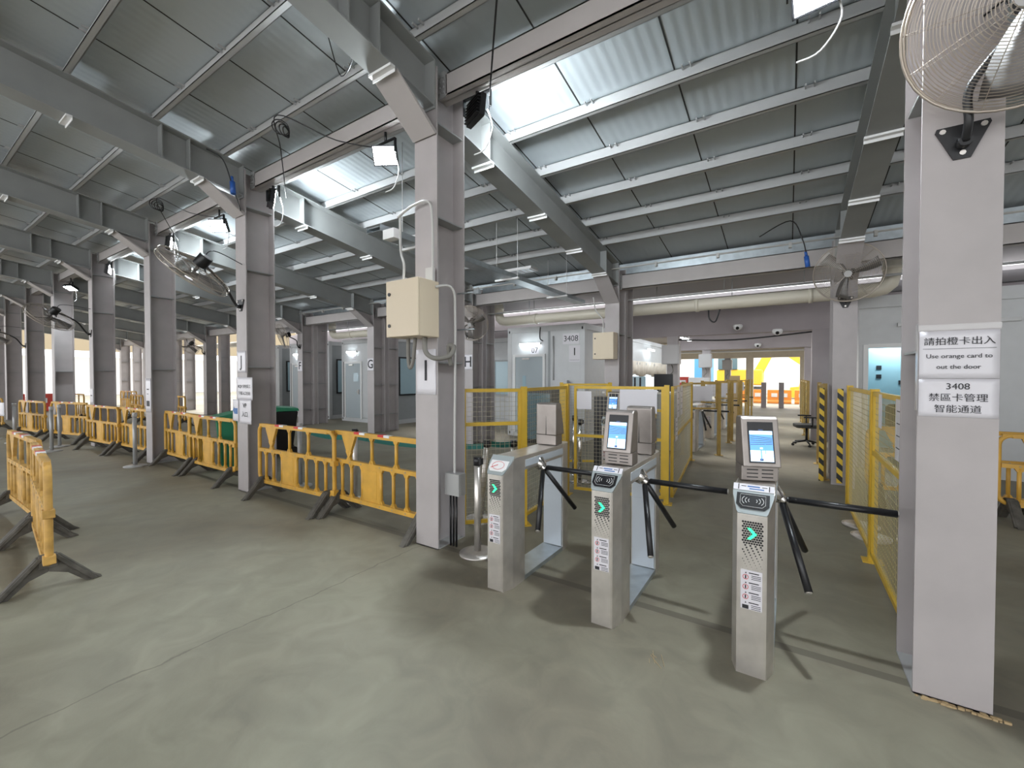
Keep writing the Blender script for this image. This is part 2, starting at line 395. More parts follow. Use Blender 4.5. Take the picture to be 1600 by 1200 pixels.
# ------------------------------------------------------------------ building behind the second row
M['roofd'] = mat('back_roof_sheet', (.34, .32, .33), .7)
def back_roof(x0, x1, y0, y1, z, i):
    b = nb(); bx(b, x0, x1, y0, y1, z, z+.08)
    for k_ in range(int(x1-x0)//2):
        pass
    return struct('ceiling_%d' % i, b, M['roofd'])
ys = [(8.8, 10.7), (11.5, 13.5), (14.4, 16.8), (17.7, 20.0), (21.0, 26.5)]
for i, (a, c) in enumerate(ys): back_roof(-20, 8, a, c, 3.55, i+1)
def xbeam(y, x0, x1, z0, z1, m, lab):
    b = nb(); bx(b, x0, x1, y, y+.30, z0, z1); bx(b, x0, x1, y-.01, y+.31, z0-.02, z0+.02)
    tag(obj('cross_beam', b, m), lab, 'beam')
xbeam(12.95, -4.1, 7, 2.78, 3.53, M['mauve'], 'deep mauve grey beam across the long corridor, the nearer')
xbeam(18.9, -4.1, 7, 2.70, 3.53, M['mauve'], 'deep mauve grey beam across the long corridor, the farther')
xbeam(11.2, -20, -4.2, 3.08, 3.53, M['mauve'], 'mauve grey beam above the white container offices')
xbeam(26.3, -9, 7, 2.62, 3.6, M['cream'], 'cream lintel beam over the bright far end of the corridor')
b = nb(); cyl(b, (-9, 26.1, 2.95), (.9, 26.1, 2.95), .05, 10)
for x in (-8, -6, -4, -1, .5): bx(b, x, x+.04, 26.08, 26.289, 2.93, 2.97)
if 1: tag(obj('overhead_pipe', b, M['white']), 'white pipe under the lintel at the bright far end of the corridor', 'pipe')
for y, lab in ((12.95, 'mauve grey column right of the corridor behind the office chair'), (18.95, 'mauve grey column right of the corridor, second beyond the office chair'), (26.3, 'pale column at the right of the bright far opening')):
    b = nb(); bx(b, .48, .86, y, y+.34, 0, 2.76 if y < 13 else 2.68 if y < 20 else 2.6); tag(obj('corridor_column', b, M['mauve'] if y < 26 else M['cream']), lab, 'column', 'corridor columns')
for y, lab, bxx in ((12.95, 'nearest', 1), (18.95, 'middle', 1), (26.3, 'farthest', 1)):
    t = thing('corridor_column', 'grey column left of the corridor with an electrical box, the '+lab+' of three', 'column', (-2.85, y, 0), 0, 'corridor columns')
    b = nb(); bx(b, -.15, .15, 0, .3, 0, 2.76 if y < 13 else 2.68 if y < 20 else 2.6); obj('column_shaft', b, M['col'], t)
    b = nb(); bx(b, -.24, .24, -.26, -.01, 1.95, 2.5); bx(b, -.22, .22, -.275, -.262, 1.97, 2.48); obj('electrical_box', b, M['boxg'], t)
    b = nb(); tube(b, smooth_path([(0, -.1, 1.94), (.05, -.14, 1.75), (-.06, -.1, 1.6), (.02, -.05, 1.4)]), .015, 6); obj('flexible_conduit', b, M['flex'], t)
b = nb(); bx(b, -1.95, -1.6, 26.3, 26.6, 0, 2.6); tag(obj('corridor_column', b, M['cream']), 'pale narrow column at the left of the bright far opening', 'column', 'corridor columns')
for i, y in enumerate((13.6, 15.2, 16.8)):
    t = thing('ceiling_light', 'fluorescent strip light above the left of the corridor, ' + ('nearest', 'middle', 'farthest')[i] + ' of three', 'light', (-3.3, y, 3.0), 0, 'strip lights over the corridor')
    b = nb(); bx(b, -.09, .09, 0, 1.2, .02, .06); bx(b, -.008, .008, .2, .22, .06, .55); bx(b, -.008, .008, 1, 1.02, .06, .55); obj('light_housing', b, M['white'], t)
    b = nb(); bx(b, -.07, .07, .03, 1.17, 0, .02); obj('light_tube', b, M['tube'], t)

# ------------------------------------------------------------------ container offices
def sign(par, txt, x, z, w_, h_, size, y=-.004, name='number_sign'):
    b = nb(); bx(b, x-w_/2, x+w_/2, y-.002, y, z-h_/2, z+h_/2); s = obj(name, b, M['paper'], par)
    if txt: text(txt, size, 'lettering', M['ink'], s, (x, y-.004, z), bold=.0)
    return s
def strip_light(par, x, z, L=.62, y=-.05):
    b = nb(); bx(b, x-L/2, x+L/2, y, y+.046, z, z+.05); h = obj('light_housing', b, M['white'], par)
    b = nb(); bx(b, x-L/2+.02, x+L/2-.02, y-.03, y-.002, z-.02, z+.04); obj('light_tube', b, M['tube'], h)
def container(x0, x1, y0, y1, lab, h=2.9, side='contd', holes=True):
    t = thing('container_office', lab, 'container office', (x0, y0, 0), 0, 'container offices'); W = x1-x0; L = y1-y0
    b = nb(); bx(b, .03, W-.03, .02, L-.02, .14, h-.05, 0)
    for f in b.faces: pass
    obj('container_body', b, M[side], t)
    b = nb(); bx(b, .13, W-.13, .008, .02, .16, h-.16); obj('front_panel', b, M['cont'], t)
    for sx in (0, W-.13):
        b = nb(); bx(b, sx, sx+.13, 0, .13, 0, h)
        obj('corner_post', b, M['cont'], t, bevel=.008)
        if holes:
            for z in (.08, h-.12):
                b = nb(); prism(b, rrect(sx+.045, sx+.085, z-.03, z+.04, .018), 'y', -.004, .004); obj('corner_casting_hole', b, M['black'], t)
    for q in ((.13, W-.13, 0, .12, h-.14, h-.002), (.13, W-.13, 0, .12, 0, .14), (W-.12, W, .13, L, h-.14, h), (W-.12, W, .13, L, 0, .14)):
        b = nb(); bx(b, *q); obj('frame_rail', b, M['cont'], t)
    return t
def doorset(t, x0, x1, zt, y=-.01, open_=False, win=True):
    b = nb(); bx(b, x0, x0+.07, y-.03, y+.01, .12, zt); bx(b, x1-.07, x1, y-.03, y+.01, .12, zt); bx(b, x0+.07, x1-.07, y-.03, y+.01, zt-.07, zt)
    obj('door_frame', b, M['white'], t)
    b = nb(); bx(b, x0+.075, x1-.075, y-.02, y+.01, .14, zt-.075); d = obj('door', b, M['door'], t, bevel=.003)
    b = nb(); bx(b, x0+.30, x0+.40, y-.028, y-.021, 1.28, 1.62)
    if win: obj('door_window', b, M['glassl'], d)
    else: b.free()
    b = nb(); bx(b, x1-.16, x1-.12, y-.07, y-.03, .98, 1.14); cyl(b, (x1-.15, y-.06, 1.06), (x1-.26, y-.06, 1.06), .01, 8); obj('door_handle', b, M['steel'], d)
    b = nb(); bx(b, x0+.3, x0+.52, y-.06, y-.03, zt-.14, zt-.10); obj('door_closer', b, M['steel'], d)
c1 = container(-6.4, -4.15, 9.6, 12.6, 'white container office with grey door 07 and 3408 notice', side='cont')
doorset(c1, .20, 1.17, 2.18)
strip_light(c1, .72, 2.42); sign(c1, '07', .85, 2.27, .26, .2, .2)
sign(c1, '3408', 1.88, 2.53, .44, .26, .2, .004)
s = sign(c1, '', 1.98, 2.16, .30, .40, .1, .004, 'notice'); b = nb(); bx(b, 1.965, 1.995, -.004, 0, 2.12, 2.30); bx(b, 1.85, 2.11, -.004, 0, 2.0, 2.005); obj('lettering', b, M['ink'], s)
b = nb(); cyl(b, (1.40, -.01, 1.28), (1.40, -.01, 2.62), .018, 8); bx(b, 1.35, 1.45, -.04, .0, 1.18, 1.28); obj('wall_conduit', b, M['boltw'], c1)
b = nb(); bx(b, 1.24, 1.30, -.004, .004, .15, 2.75); obj('panel_joint', b, M['contd'], c1)
b = nb(); tube(b, smooth_path([(1.05, -.06, 2.86), (1.05, -.09, 2.66), (1.07, -.10, 2.55), (1.14, -.08, 2.5)]), .016, 6); obj('hanging_cable', b, M['black'], c1)
container(-8.6, -6.6, 11.9, 13.6, 'grey container office set back between column H and door 07', side='contd', holes=False)
t = thing('office_window', 'pale blue office window left of door 07, behind column H', 'window', (-8.4, 11.85, 0))
b = nb(); bx(b, 0, 1.5, 0, .03, 1.0, 2.1); obj('glass_pane', b, M['glassl'], t)
b = nb(); bx(b, -.05, 0, -.02, .04, .95, 2.15); bx(b, 1.5, 1.55, -.02, .04, .95, 2.15); bx(b, 0, 1.5, -.02, .04, .95, 1.0); bx(b, 0, 1.5, -.02, .04, 2.1, 2.15); obj('window_frame', b, M['contd'], t)
s_ = nb(); bx(s_, .75, 1.05, -.008, -.001, 1.85, 2.05); q = obj('number_sign', s_, M['paper'], t); text('06', .14, 'lettering', M['ink'], q, (.9, -.011, 1.95))
t = thing('wall_light', 'lit fluorescent wall light left of the one over door 07', 'light', (-7.6, 11.84, 0)); strip_light(t, .6, 2.36)
NUMS = {0: '13', 1: '19', 2: '25'}
for k_, xk in enumerate((-10.9, -14.3, -17.75)):
    c = container(xk-2.65, xk, 9.5, 13.5, 'grey sided container office with a door, ' + ('behind column G', 'behind column F', 'left of column F and farthest left')[k_])
    doorset(c, .20, 1.16, 2.12, win=False)
    b = nb(); bx(b, .72, .98, -.034, -.031, 1.42, 1.72); obj('door_poster', b, M['glassl'], c)
    b = nb(); bx(b, .14, .20, -.03, -.01, .14, 2.12); obj('hinge_gap', b, M['dark'], c)
    strip_light(c, .62, 2.44, .5); sign(c, ('13', '12', '11')[k_], .72, 2.30, .22, .17, .15)
    b = nb(); bx(b, 2.651, 2.662, .35, 1.6, 1.0, 2.2); wf = obj('side_window', b, M['glassl'], c)
    b = nb()
    for (a, d_, e, f) in ((.30, .35, .95, 2.25), (1.6, 1.65, .95, 2.25), (.35, 1.6, .95, 1.0), (.35, 1.6, 2.2, 2.25)): bx(b, 2.651, 2.67, a, d_, e, f)
    obj('window_frame', b, M['black'], wf)
b = nb(); bx(b, -12.2, -6.6, 13.7, 13.8, 0, 3.5); struct('wall_back', b, M['mauve'])

# long container with window and curtain, left of the corridor
t = container(-6.6, -4.35, 13.2, 19.4, 'long cream container office with curtained window left of the corridor', side='cont')
b = nb(); bx(b, 2.235, 2.262, .5, 5.2, 1.0, 2.0); wn = obj('side_window', b, mat('bright_glass', (.75, .85, .9), .1, emit=(.8, .9, 1), es=.5), t)
b = nb()
bx(b, 2.262, 2.29, .4, .48, .95, 2.08); bx(b, 2.262, 2.29, 5.2, 5.28, .95, 2.08); bx(b, 2.262, 2.29, .48, 5.2, 2.0, 2.08); obj('window_frame', b, M['contd'], wn)
b = nb(); n = 60; vv = []
for i in range(n+1):
    y = .5+4.6*i/n; x = 2.31+.03*math.sin(i*1.3)+.015*math.sin(i*.47)
    vv.append((b.verts.new((x, y, 2.12)), b.verts.new((x+.01*math.sin(i*.9), y, 1.86)), b.verts.new((x-.01, y, 1.62+.05*math.sin(i*.31)))))
for i in range(n):
    for j in range(2): b.faces.new((vv[i][j], vv[i+1][j], vv[i+1][j+1], vv[i][j+1])).smooth = True
o = obj('curtain', b, M['curtain'], t); o.modifiers.new('s', 'SOLIDIFY').thickness = .006
t = thing('wall_light', 'lit fluorescent light on the cream container left of the corridor', 'light', (-4.30, 15.2, 0), R(90)); strip_light(t, .6, 2.55, .9, -.06)

# right hand room with an open door
t = thing('container_office', 'white office with open doorway behind the nearest right column', 'container office', (1.03, 9.6, 0), 0, 'container offices')
b = nb(); bx(b, 0, .07, 0, 3, 0, 2.95); bx(b, 1.15, 6, 0, .08, 0, 2.95); bx(b, .07, 1.15, 0, .08, 2.15, 2.95); bx(b, 0, 6, .08, 3, 2.9, 2.95); bx(b, -.02, 6, -.05, 0, 2.78, 2.98); obj('outer_wall', b, M['cont'], t)
b = nb(); bx(b, .07, 5, 2.9, 2.98, 0, 2.9); bx(b, .07, .10, .08, 2.9, 0, 2.9); bx(b, .07, 5, .08, 2.9, 2.84, 2.9); bx(b, 4.9, 5, .08, 2.9, 0, 2.9); obj('inner_wall', b, M['cyan'], t)
b = nb(); bx(b, .06, .13, -.03, .09, 0, 2.15); bx(b, 1.09, 1.16, -.03, .09, 0, 2.15); bx(b, .13, 1.09, -.03, .09, 2.09, 2.16); obj('door_frame', b, M['white'], t)
b = nb(); bx(b, .5, 1.9, -.06, -.001, 2.44, 2.50); obj('unlit_wall_light', b, M['boltw'], t)
strip_light(t, .85, 2.35, .9, 2.82)
b = nb()
for x, z in ((.62, 1.75), (.62, 1.55), (1.0, 1.42), (1.18, 1.37)): bx(b, x, x+.09, 2.885, 2.898, z, z+.09)
obj('wall_photo', b, M['ink'], t)
b = nb(); bx(b, .62, .7, 2.885, 2.898, 1.2, 1.3); bx(b, .30, .38, 2.885, 2.898, 1.2, 1.6); obj('wall_switch', b, M['white'], t)
s = sign(t, '', 3.12, 2.33, .62, .5, .3, -.002); text('08', .42, 'lettering', M['ink'], s, (3.02, -.006, 2.22))
b = nb(); bx(b, 4.1, 5.3, -.06, -.01, .9, 2.0); obj('window_pane', b, M['glassl'], t)
la = bpy.data.lights.new('room_lamp', 'AREA'); la.energy = 8; la.size = 1.0; la.size_y = .1; la.shape = 'RECTANGLE'; la.color = (.8, .95, 1)
lo = bpy.data.objects.new('room_lamp_light', la); COL.objects.link(lo); lo.location = (2.0, 12.2, 2.35); lo.parent = None
t = thing('office_desk', 'grey desk inside the open office doorway', 'desk', (2.0, 11.6, 0))
b = nb(); bx(b, 0, 1.4, 0, .6, .71, .74); obj('desktop', b, M['contd'], t)
for x in (.03, 1.33):
    for y in (.03, .53):
        b = nb(); bx(b, x, x+.04, y, y+.04, 0, .71); obj('leg', b, M['black'], t)
t = thing('computer_monitor', 'monitor standing on the desk in the open office', 'monitor', (2.45, 11.85, .742))
b = nb(); bx(b, -.25, .25, 0, .03, .1, .42); obj('display', b, M['boxg'], t); b = nb(); bx(b, -.02, .02, .03, .05, 0, .3); bx(b, -.1, .1, -.05, .1, 0, .01); obj('stand', b, M['black'], t)

# ------------------------------------------------------------------ office chairs
def office_chair(loc, rz, lab):
    t = thing('office_chair', lab, 'chair', loc, rz)
    b = nb()
    for i in range(5):
        a = R(72*i); p = Vector((math.cos(a)*.3, math.sin(a)*.3, .07)); tube(b, [(0, 0, .12), p], [.025, .015], 6)
    cyl(b, (0, 0, .1), (0, 0, .40), .025, 8); obj('star_base', b, M['black'], t)
    for i in range(5):
        a = R(72*i); b = nb(); x, y = math.cos(a)*.3, math.sin(a)*.3; cyl(b, (x-.02, y, .03), (x+.02, y, .03), .03, 10); obj('caster', b, M['black'], t)
    b = nb(); prism(b, rrect(-.25, .25, -.24, .24, .08), 'z', .42, .50); obj('seat', b, M['dark'], t, bevel=.02)
    b = nb(); prism(b, rrect(-.23, .23, .56, 1.05, .09), 'y', .22, .28); bx(b, -.03, .03, .24, .27, .44, .6); obj('backrest', b, M['dark'], t, bevel=.015)
    for s_ in (-1, 1):
        b = nb(); tube(b, [(s_*.25, .05, .46), (s_*.29, .05, .5), (s_*.29, .05, .66)], .015, 6); bx(b, s_*.29-.035, s_*.29+.035, -.12, .14, .66, .69); obj('armrest', b, M['black'], t)
office_chair((.36, 11.9, 0), R(-80), 'black office chair beside the corridor fence on the right')
office_chair((1.95, 11.0, 0), R(30), 'dark office chair seen inside the open office doorway')

# ------------------------------------------------------------------ turnstiles
def screen(par, W, Hh, y, zc, lab=None):
    b = nb(); bx(b, -W/2, W/2, y-.004, y, zc-Hh/2, zc+Hh/2, 0)
    y2 = y-.0045
    def quad(x0, z0, x1, z1, mi, dz=0):
        v = [b.verts.new(p) for p in ((x0, y2, z0), (x1, y2, z0+dz), (x1, y2, z1+dz), (x0, y2, z1))]; b.faces.new(v).material_index = mi
    w = W*.45; z0 = zc-Hh*.46; z1 = zc+Hh*.28; h = z1-z0
    quad(-w, z0, w, z1, 1)
    y2 -= .0005
    quad(-w, z0+h*.0, w, z0+h*.36, 2); quad(-w, z1-h*.12, w, z1, 2)
    y2 -= .0005
    for i in range(5): quad(-w+.003, z1-h*(.16+.07*i), w-.003, z1-h*(.18+.07*i), 3, -.012+.004*i)
    quad(-w*.1, z0+h*.05, 0, z0+h*.45, 1); quad(w*.3, z0+h*.25, w*.36, z0+h*.6, 1); quad(-w*.2, z0+h*.02, w*.1, z0+h*.1, 3); quad(-w*.2, z1-.0, w*.2, z1+h*.05, 3); quad(-w*.15, z0+h*.4, w*.1, z0+h*.46, 2)
    return obj('screen', b, [M['black'], M['scrA'], M['scrB'], M['scrC']], par)
def head(par, y, back=False, tw=0):
    """face recognition terminal on the turnstile lid; back=True turns it to the far side"""
    h = bpy.data.objects.new('face_terminal', None); COL.objects.link(h); h.parent = par; h.location = (0, y, .985); h.rotation_euler = (0, 0, (math.pi if back else 0)+tw)
    b = nb(); bx(b, -.099, .099, -.055, .070, 0, .088)
    obj('terminal_base', b, M['steeld'], h, bevel=.004)
    b = nb()
    for r_ in range(3):
        for c_ in range(2): bx(b, -.07+.08*c_, -.01+.08*c_, -.0575, -.054, .018+.022*r_, .024+.022*r_)
    obj('vent_slot', b, M['black'], h)
    b = nb(); prism(b, [(-.100, .088), (-.034, .362), (-.018, .375), (.055, .375), (.07, .36), (.07, .088)], 'x', -.100, .100)
    obj('terminal_hood', b, M['steeld'], h, bevel=.007)
    b = nb(); prism(b, [(-.004, .09), (.004, .09), (0, .26)], 'y', .069, .0715); obj('hood_seam', b, M['dark'], h)
    o = screen(h, .135, .24, 0, 0); o.location = (0, -.0685, .228); o.rotation_euler = (R(-13.5), 0, 0)
    return h
def turnstile(x, lab, front_head, back_head, arms=True, rz=0, y=2.57, reader=True, light=True, tape=True):
    t = thing('tripod_turnstile', lab, 'turnstile', (x, y, 0), rz, 'tripod turnstiles')
    L = 1.09; w = .1
    # front pedestal with chamfered face, slanted top
    b = nb(); fp = [(-.07, 0), (.07, 0), (w, .09), (w, .26), (-w, .26), (-w, .09)]
    zt = lambda yy: min(.98, .872+yy*1.0)
    A = [b.verts.new((px, py, 0.0)) for px, py in fp]; B = [b.verts.new((px, py, zt(py) if py < .12 else .98)) for px, py in fp]
    m0 = b.verts.new((w, .12, .98)); m1 = b.verts.new((-w, .12, .98))
    b.faces.new(A[::-1]); b.faces.new((A[0], A[1], B[1], B[0])); b.faces.new((A[1], A[2], B[2], B[1])); b.faces.new((A[2], A[3], B[3], m0, B[2])); b.faces.new((A[3], A[4], B[4], B[3])); b.faces.new((A[4], A[5], B[5], m1, B[4])); b.faces.new((A[5], A[0], B[0], B[5]))
    b.faces.new((B[0], B[1], B[2], m0, m1, B[5])) if False else [b.faces.new((B[0], B[1], B[2], B[5])), b.faces.new((B[5], B[2], m0, m1))]
    b.faces.new((m1, m0, B[3], B[4])); obj('front_pedestal', b, M['steel'], t)
    b = nb(); fpb = [(-w, .93), (w, .93), (w, 1.03), (.07, L), (-.07, L), (-w, 1.03)]
    prism(b, fpb, 'z', 0, .98); obj('rear_pedestal', b, M['steel'], t)
    b = nb(); bx(b, -w, w, .262, .928, .865, .98); obj('lid_housing', b, M['steel'], t, bevel=.004)
    b = nb(); bx(b, w-.003, w+.003, .27, .925, .89, .945); bx(b, -w-.003, -w+.003, .27, .925, .89, .945); obj('side_trim', b, M['silver'], t)
    b = nb(); bx(b, -w+.01, w-.01, .915, .928, .04, .86); bx(b, -w+.01, w-.01, .909, .915, .60, .603); obj('inner_panel', b, M['silver'], t)
    b = nb(); bx(b, -w, w, .262, .928, 0, .035); obj('floor_channel', b, M['galv'], t)
    # front face plate with perforations
    b = nb(); bx(b, -.064, .064, -.006, 0, .02, .862, 0); bx(b, -.053, .053, -.0075, -.006, .05, .845, 0)
    f = obj('face_plate', b, M['steel'], t)
    b = nb()
    for r_ in range(21):
        s_ = .0060 if r_ < 9 else .0056*(1-(r_-9)/13)
        for c_ in range(8):
            if r_ > 9 and (c_+r_//2) % 2 == 1: continue
            xx = -.042+.012*c_ + (.006 if r_ % 2 else 0)
            zz = .826-.0125*r_
            prism(b, arc(xx, zz, s_, 0, 300, 5), 'y', -.009, -.0072)
    obj('perforation', b, M['black'], f)
    if light:
        b = nb(); prism(b, [(-.022, .735), (-.005, .735), (.024, .765), (-.005, .795), (-.022, .795), (.004, .765)], 'y', -.0115, -.009); obj('arrow_light', b, M['greene'], f)
    b = nb(); bx(b, -.05, .05, -.0095, -.0078, .36, .57); lb = obj('caution_label', b, M['paper'], f)
    b = nb()
    for i in range(4):
        z = .555-.053*i
        prism(b, [(-.03, z-.004), (-.022, z-.004), (-.026, z+.005)], 'y', -.0105, -.0096); bx(b, -.012, .035, -.0105, -.0096, z-.002, z+.003)
        for j in range(3): bx(b, .0, .044, -.0105, -.0096, z-.014-.009*j, z-.011-.009*j)
        if i == 3: bx(b, -.042, -.012, -.0105, -.0096, z-.034, z-.014)
        else: bx(b, -.03, -.024, -.0105, -.0096, z-.032, z-.014)
    obj('lettering', b, M['ink'], lb)
    for i in range(3): b = nb(); ring(b, (-.027, -.0100, .555-.053*i-.023), (0, 1, 0), .0125, .0016, 16); obj('prohibition_ring', b, M['red'], lb)
    # slanted reader plate: local frame on the slope
    rd = nb(); prism(rd, [(-.074, .0), (-.066, -.012), (.066, -.012), (.074, .0), (.098, .10), (.098, .16), (-.098, .16), (-.098, .10)], 'z', .0, .008)
    rd_o = obj('reader_surround', rd, M['reader'], t, (0, .004, .874), (R(45), 0, 0))
    b = nb(); prism(b, [(-.055, .015), (.055, .015), (.078, .04), (.078, .11), (-.078, .11), (-.078, .04)], 'z', .0085, .013); cr = obj('card_reader', b, M['black'] if reader else M['white'], rd_o)
    b = nb()
    if reader:
        for r_ in (.014, .024, .034):
            for s0 in (-38, 142): tube(b, [(x_*1.5, y_, .0145) for x_, y_ in arc(0, .065, r_, s0, s0+76, 8)], .0015, 4)
        tube(b, [(x_, y_, .0145) for x_, y_ in ((-.06, .10), (.06, .10), (.06, .045), (.045, .028), (-.045, .028), (-.06, .045))], .001, 4, closed=True)
    else:
        tube(b, [(x_*1.5, y_, .0145) for x_, y_ in arc(0, .065, .035, 0, 355, 20)], .0015, 4); bx(b, -.03, .03, .062, .066, .014, .016, mtx=Matrix.Rotation(.5, 4, 'Z'))
    obj('card_symbol', b, M['white'] if reader else M['red'], cr)
    if tape:
        b = nb(); bx(b, -.098, .098, .128, .168, .0085, .0115); tp = obj('taped_notice', b, M['paper'], rd_o)
        b = nb()
        bx(b, -.03, .03, .150, .158, .0116, .0122, 1); bx(b, -.02, .05, .136, .143, .0116, .0122, 1); bx(b, -.06, -.035, .152, .156, .0116, .0122, 0); bx(b, .04, .065, .152, .156, .0116, .0122, 0); bx(b, -.075, -.07, .132, .165, .0116, .0122, 0); bx(b, .072, .077, .132, .165, .0116, .0122, 0)
        obj('lettering', b, [M['ink'], M['inkb']], tp)
    if arms:
        b = nb(); cyl(b, (w-.03, .52, .885), (w+.02, .52, .845), .06, 16, r1=.04)
        for a in (0, 120, 240): pass
        obj('hub_cover', b, M['chrome'], t, bevel=.004)
        hub = Vector((w+.022, .52, .845))
        ends = [hub+Vector(v)*.52 for v in ((1, .0, .0), (.25, .612, -.75), (.25, -.612, -.75))]
        for e in ends:
            d = (e-hub).normalized(); b = nb(); cyl(b, hub-d*.0, hub+d*.07, .014, 10); s0 = hub+d*.04
            cyl(b, s0, s0+d*.5, .0195, 14)
            a_ = obj('barrier_arm', b, M['black'], t)
            b = nb(); cyl(b, s0+d*.5, s0+d*.506, .016, 12); obj('arm_cap', b, M['steel'], a_)
        b = nb(); cyl(b, hub-Vector((.03, 0, -.03)), hub+Vector((.018, 0, -.018)), .032, 14); obj('arm_hub', b, M['chrome'], t, bevel=.006)
    if front_head: head(t, .36, tw=R(front_head if front_head is not True else 0))
    if back_head: head(t, .86, back=True)
    return t
turnstile(-1.825, 'steel tripod turnstile nearest the beige-box column, one grey hood at its rear', False, True, reader=False, tape=False)
turnstile(-.99, 'steel tripod turnstile in the middle of the front three, screen and rear hood', True, True)
turnstile(-.155, 'steel tripod turnstile standing closest to the camera, single lit screen', 20, False)
turnstile(-2.25, 'steel turnstile with lit screen inside the yellow mesh cage', True, False, y=6.0, arms=False, tape=False)

# ------------------------------------------------------------------ yellow plastic barriers
def barrier_foot(par, x, m):
    b = nb()
    for s_ in (-1, 1):
        prism(b, [(s_*.0, .25), (s_*.065, .25), (s_*.25, .03), (s_*.29, 0), (s_*.20, 0), (s_*.17, .03), (s_*.10, .10), (s_*.0, .14)], 'x', x-.03, x+.03)
        prism(b, [(s_*.02, .25), (s_*.055, .25), (s_*.26, .012), (s_*.235, .0)], 'x', x-.045, x+.045)
    bx(b, x-.04, x+.04, -.05, .05, .17, .26); return obj('barrier_foot', b, m, par, bevel=.004)
def make_barrier(L, ymat, dirty=False):
    t = thing('plastic_barrier', 'x', 'barrier'); h0, h1, mid = .20, .95, .62; r = .024
    b = nb(); path = rrect(0, L, h0, h1, .1, 6); tube(b, [(x, 0, z) for x, z in path], r, 8, closed=True)
    bx(b, .02, L-.02, -.022, .022, mid-.022, mid+.022)
    bx(b, .08, L-.08, -.026, .026, h0-.022, h0+.024); bx(b, .1, L-.1, -.024, .024, h1-.026, h1+.02)
    for s_, x in ((1, .08), (-1, L-.08)): bx(b, x-.055, x+.055, -.018, .018, h1-.02, h1+.018)
    f = lambda q: q*L
    def post(x, z0, z1, w=.019, flare=.036):
        cyl(b, (x, 0, z0), (x, 0, z1), w, 8)
        for z, s_ in ((z0, 1), (z1, -1)): prism(b, [(x-flare*1.5, z), (x+flare*1.5, z), (x+w, z+s_*.06), (x-w, z+s_*.06)], 'y', -.015, .015)
    prism(b, [(f(.10), h1), (f(.27), h1), (f(.255), h1-.06), (f(.205), mid+.10), (f(.165), mid+.10), (f(.115), h1-.06)], 'y', -.016, .016)
    post(f(.185), mid, mid+.12)
    for q in (.44, .69): post(f(q), mid, h1)
    post(f(.9), mid, h1, .016) if False else None
    for q in (.10, .21, .335, .535, .66, .79, .90): post(f(q), h0, mid)
    obj('barrier_panel', b, ymat, t, bevel=0)
    b = nb(); bx(b, f(.345), f(.525), -.013, .013, h0+.02, mid-.02); bx(b, f(.37), f(.50), -.017, .017, h0+.06, mid-.05); obj('solid_plate', b, ymat, t, bevel=.004)
    b = nb()
    for q in (.10, .21, .335, .535, .66, .79, .90):
        for z in (h0, mid): cyl(b, (f(q), -.027, z), (f(q), .027, z), .010, 8)
    obj('rivet_boss', b, M['cardbd'], t)
    for q0 in (.26, .52):
        b = nb()
        for j in range(2):
            x0 = f(q0)+j*.095; bx(b, x0, x0+.09, -.028, .028, h1+.0, h1+.024, j)
        obj('reflective_strip', b, [M['red'], M['white']], t)
    for z in (mid-.06, h0+.02):
        b = nb(); bx(b, L-.035, L+.035, -.034, .034, z, z+.06); obj('coupling_lug', b, ymat, t, bevel=.004)
    for q in (.10, L-.10): barrier_foot(t, q, M['foot'])
    return t
BL = 1.58
proto = make_barrier(BL, M['yellow']); protod = make_barrier(BL, M['yellowd'])
used = {0: False, 1: False}
def put_barrier(p0, p1, lab, grp, dusty=0):
    src = protod if dusty else proto
    if not used[dusty]: o = src; used[dusty] = True
    else: o = dup(src)
    o.location = (p0[0], p0[1], 0); o.rotation_euler = (0, 0, math.atan2(p1[1]-p0[1], p1[0]-p0[0])); o['label'] = lab; o['group'] = grp
G1 = 'yellow barriers along the front column row'
put_barrier((-5.98, 2.93), (-4.4, 2.98), 'yellow plastic barrier just right of the column with the VP notice', G1)
put_barrier((-4.50, 3.05), (-2.9, 3.02), 'yellow plastic barrier touching the column with the beige electrical box', G1)
put_barrier((-9.64, 3.06), (-8.2, 3.03), 'yellow plastic barrier left of the VP notice, the left one of two', G1)
put_barrier((-8.35, 2.98), (-6.8, 2.98), 'yellow plastic barrier left of the VP notice, directly beside its column', G1)
put_barrier((-13.1, 2.75), (-11.7, 2.86), 'yellow plastic barrier between the fourth and fifth front columns, left one', G1)
put_barrier((-11.62, 2.92), (-10.2, 2.98), 'yellow plastic barrier between the fourth and fifth front columns, right one', G1)
put_barrier((-17.2, 2.3), (-15.7, 2.5), 'yellow plastic barrier between the fifth and sixth front columns, left one', G1)
put_barrier((-15.5, 2.6), (-14.1, 2.9), 'yellow plastic barrier between the fifth and sixth front columns, right one', G1)
G2 = 'dusty yellow barriers at the left edge'
put_barrier((-6.12, .90), (-4.58, .74), 'dusty yellow barrier nearest the camera at the left edge', G2, 1)
put_barrier((-7.75, .95), (-6.25, .95), 'dusty yellow barrier cut by the left edge of the photo, behind the nearest', G2, 1)
put_barrier((-20.5, 1.9), (-19, 2.2), 'dusty yellow barrier far left beyond the sixth front column', G2, 1)
put_barrier((-22.5, 4.2), (-21, 4.3), 'dusty yellow barrier far left, in front of the bright opening', G2, 1)
G3 = 'yellow barriers behind the nearest right column'
put_barrier((.85, 7.0), (2.4, 7.1), 'yellow plastic barrier behind the right mesh fence', G3)
put_barrier((1.95, 6.85), (3.6, 6.85), 'yellow plastic barrier cut by the right edge of the photo', G3)
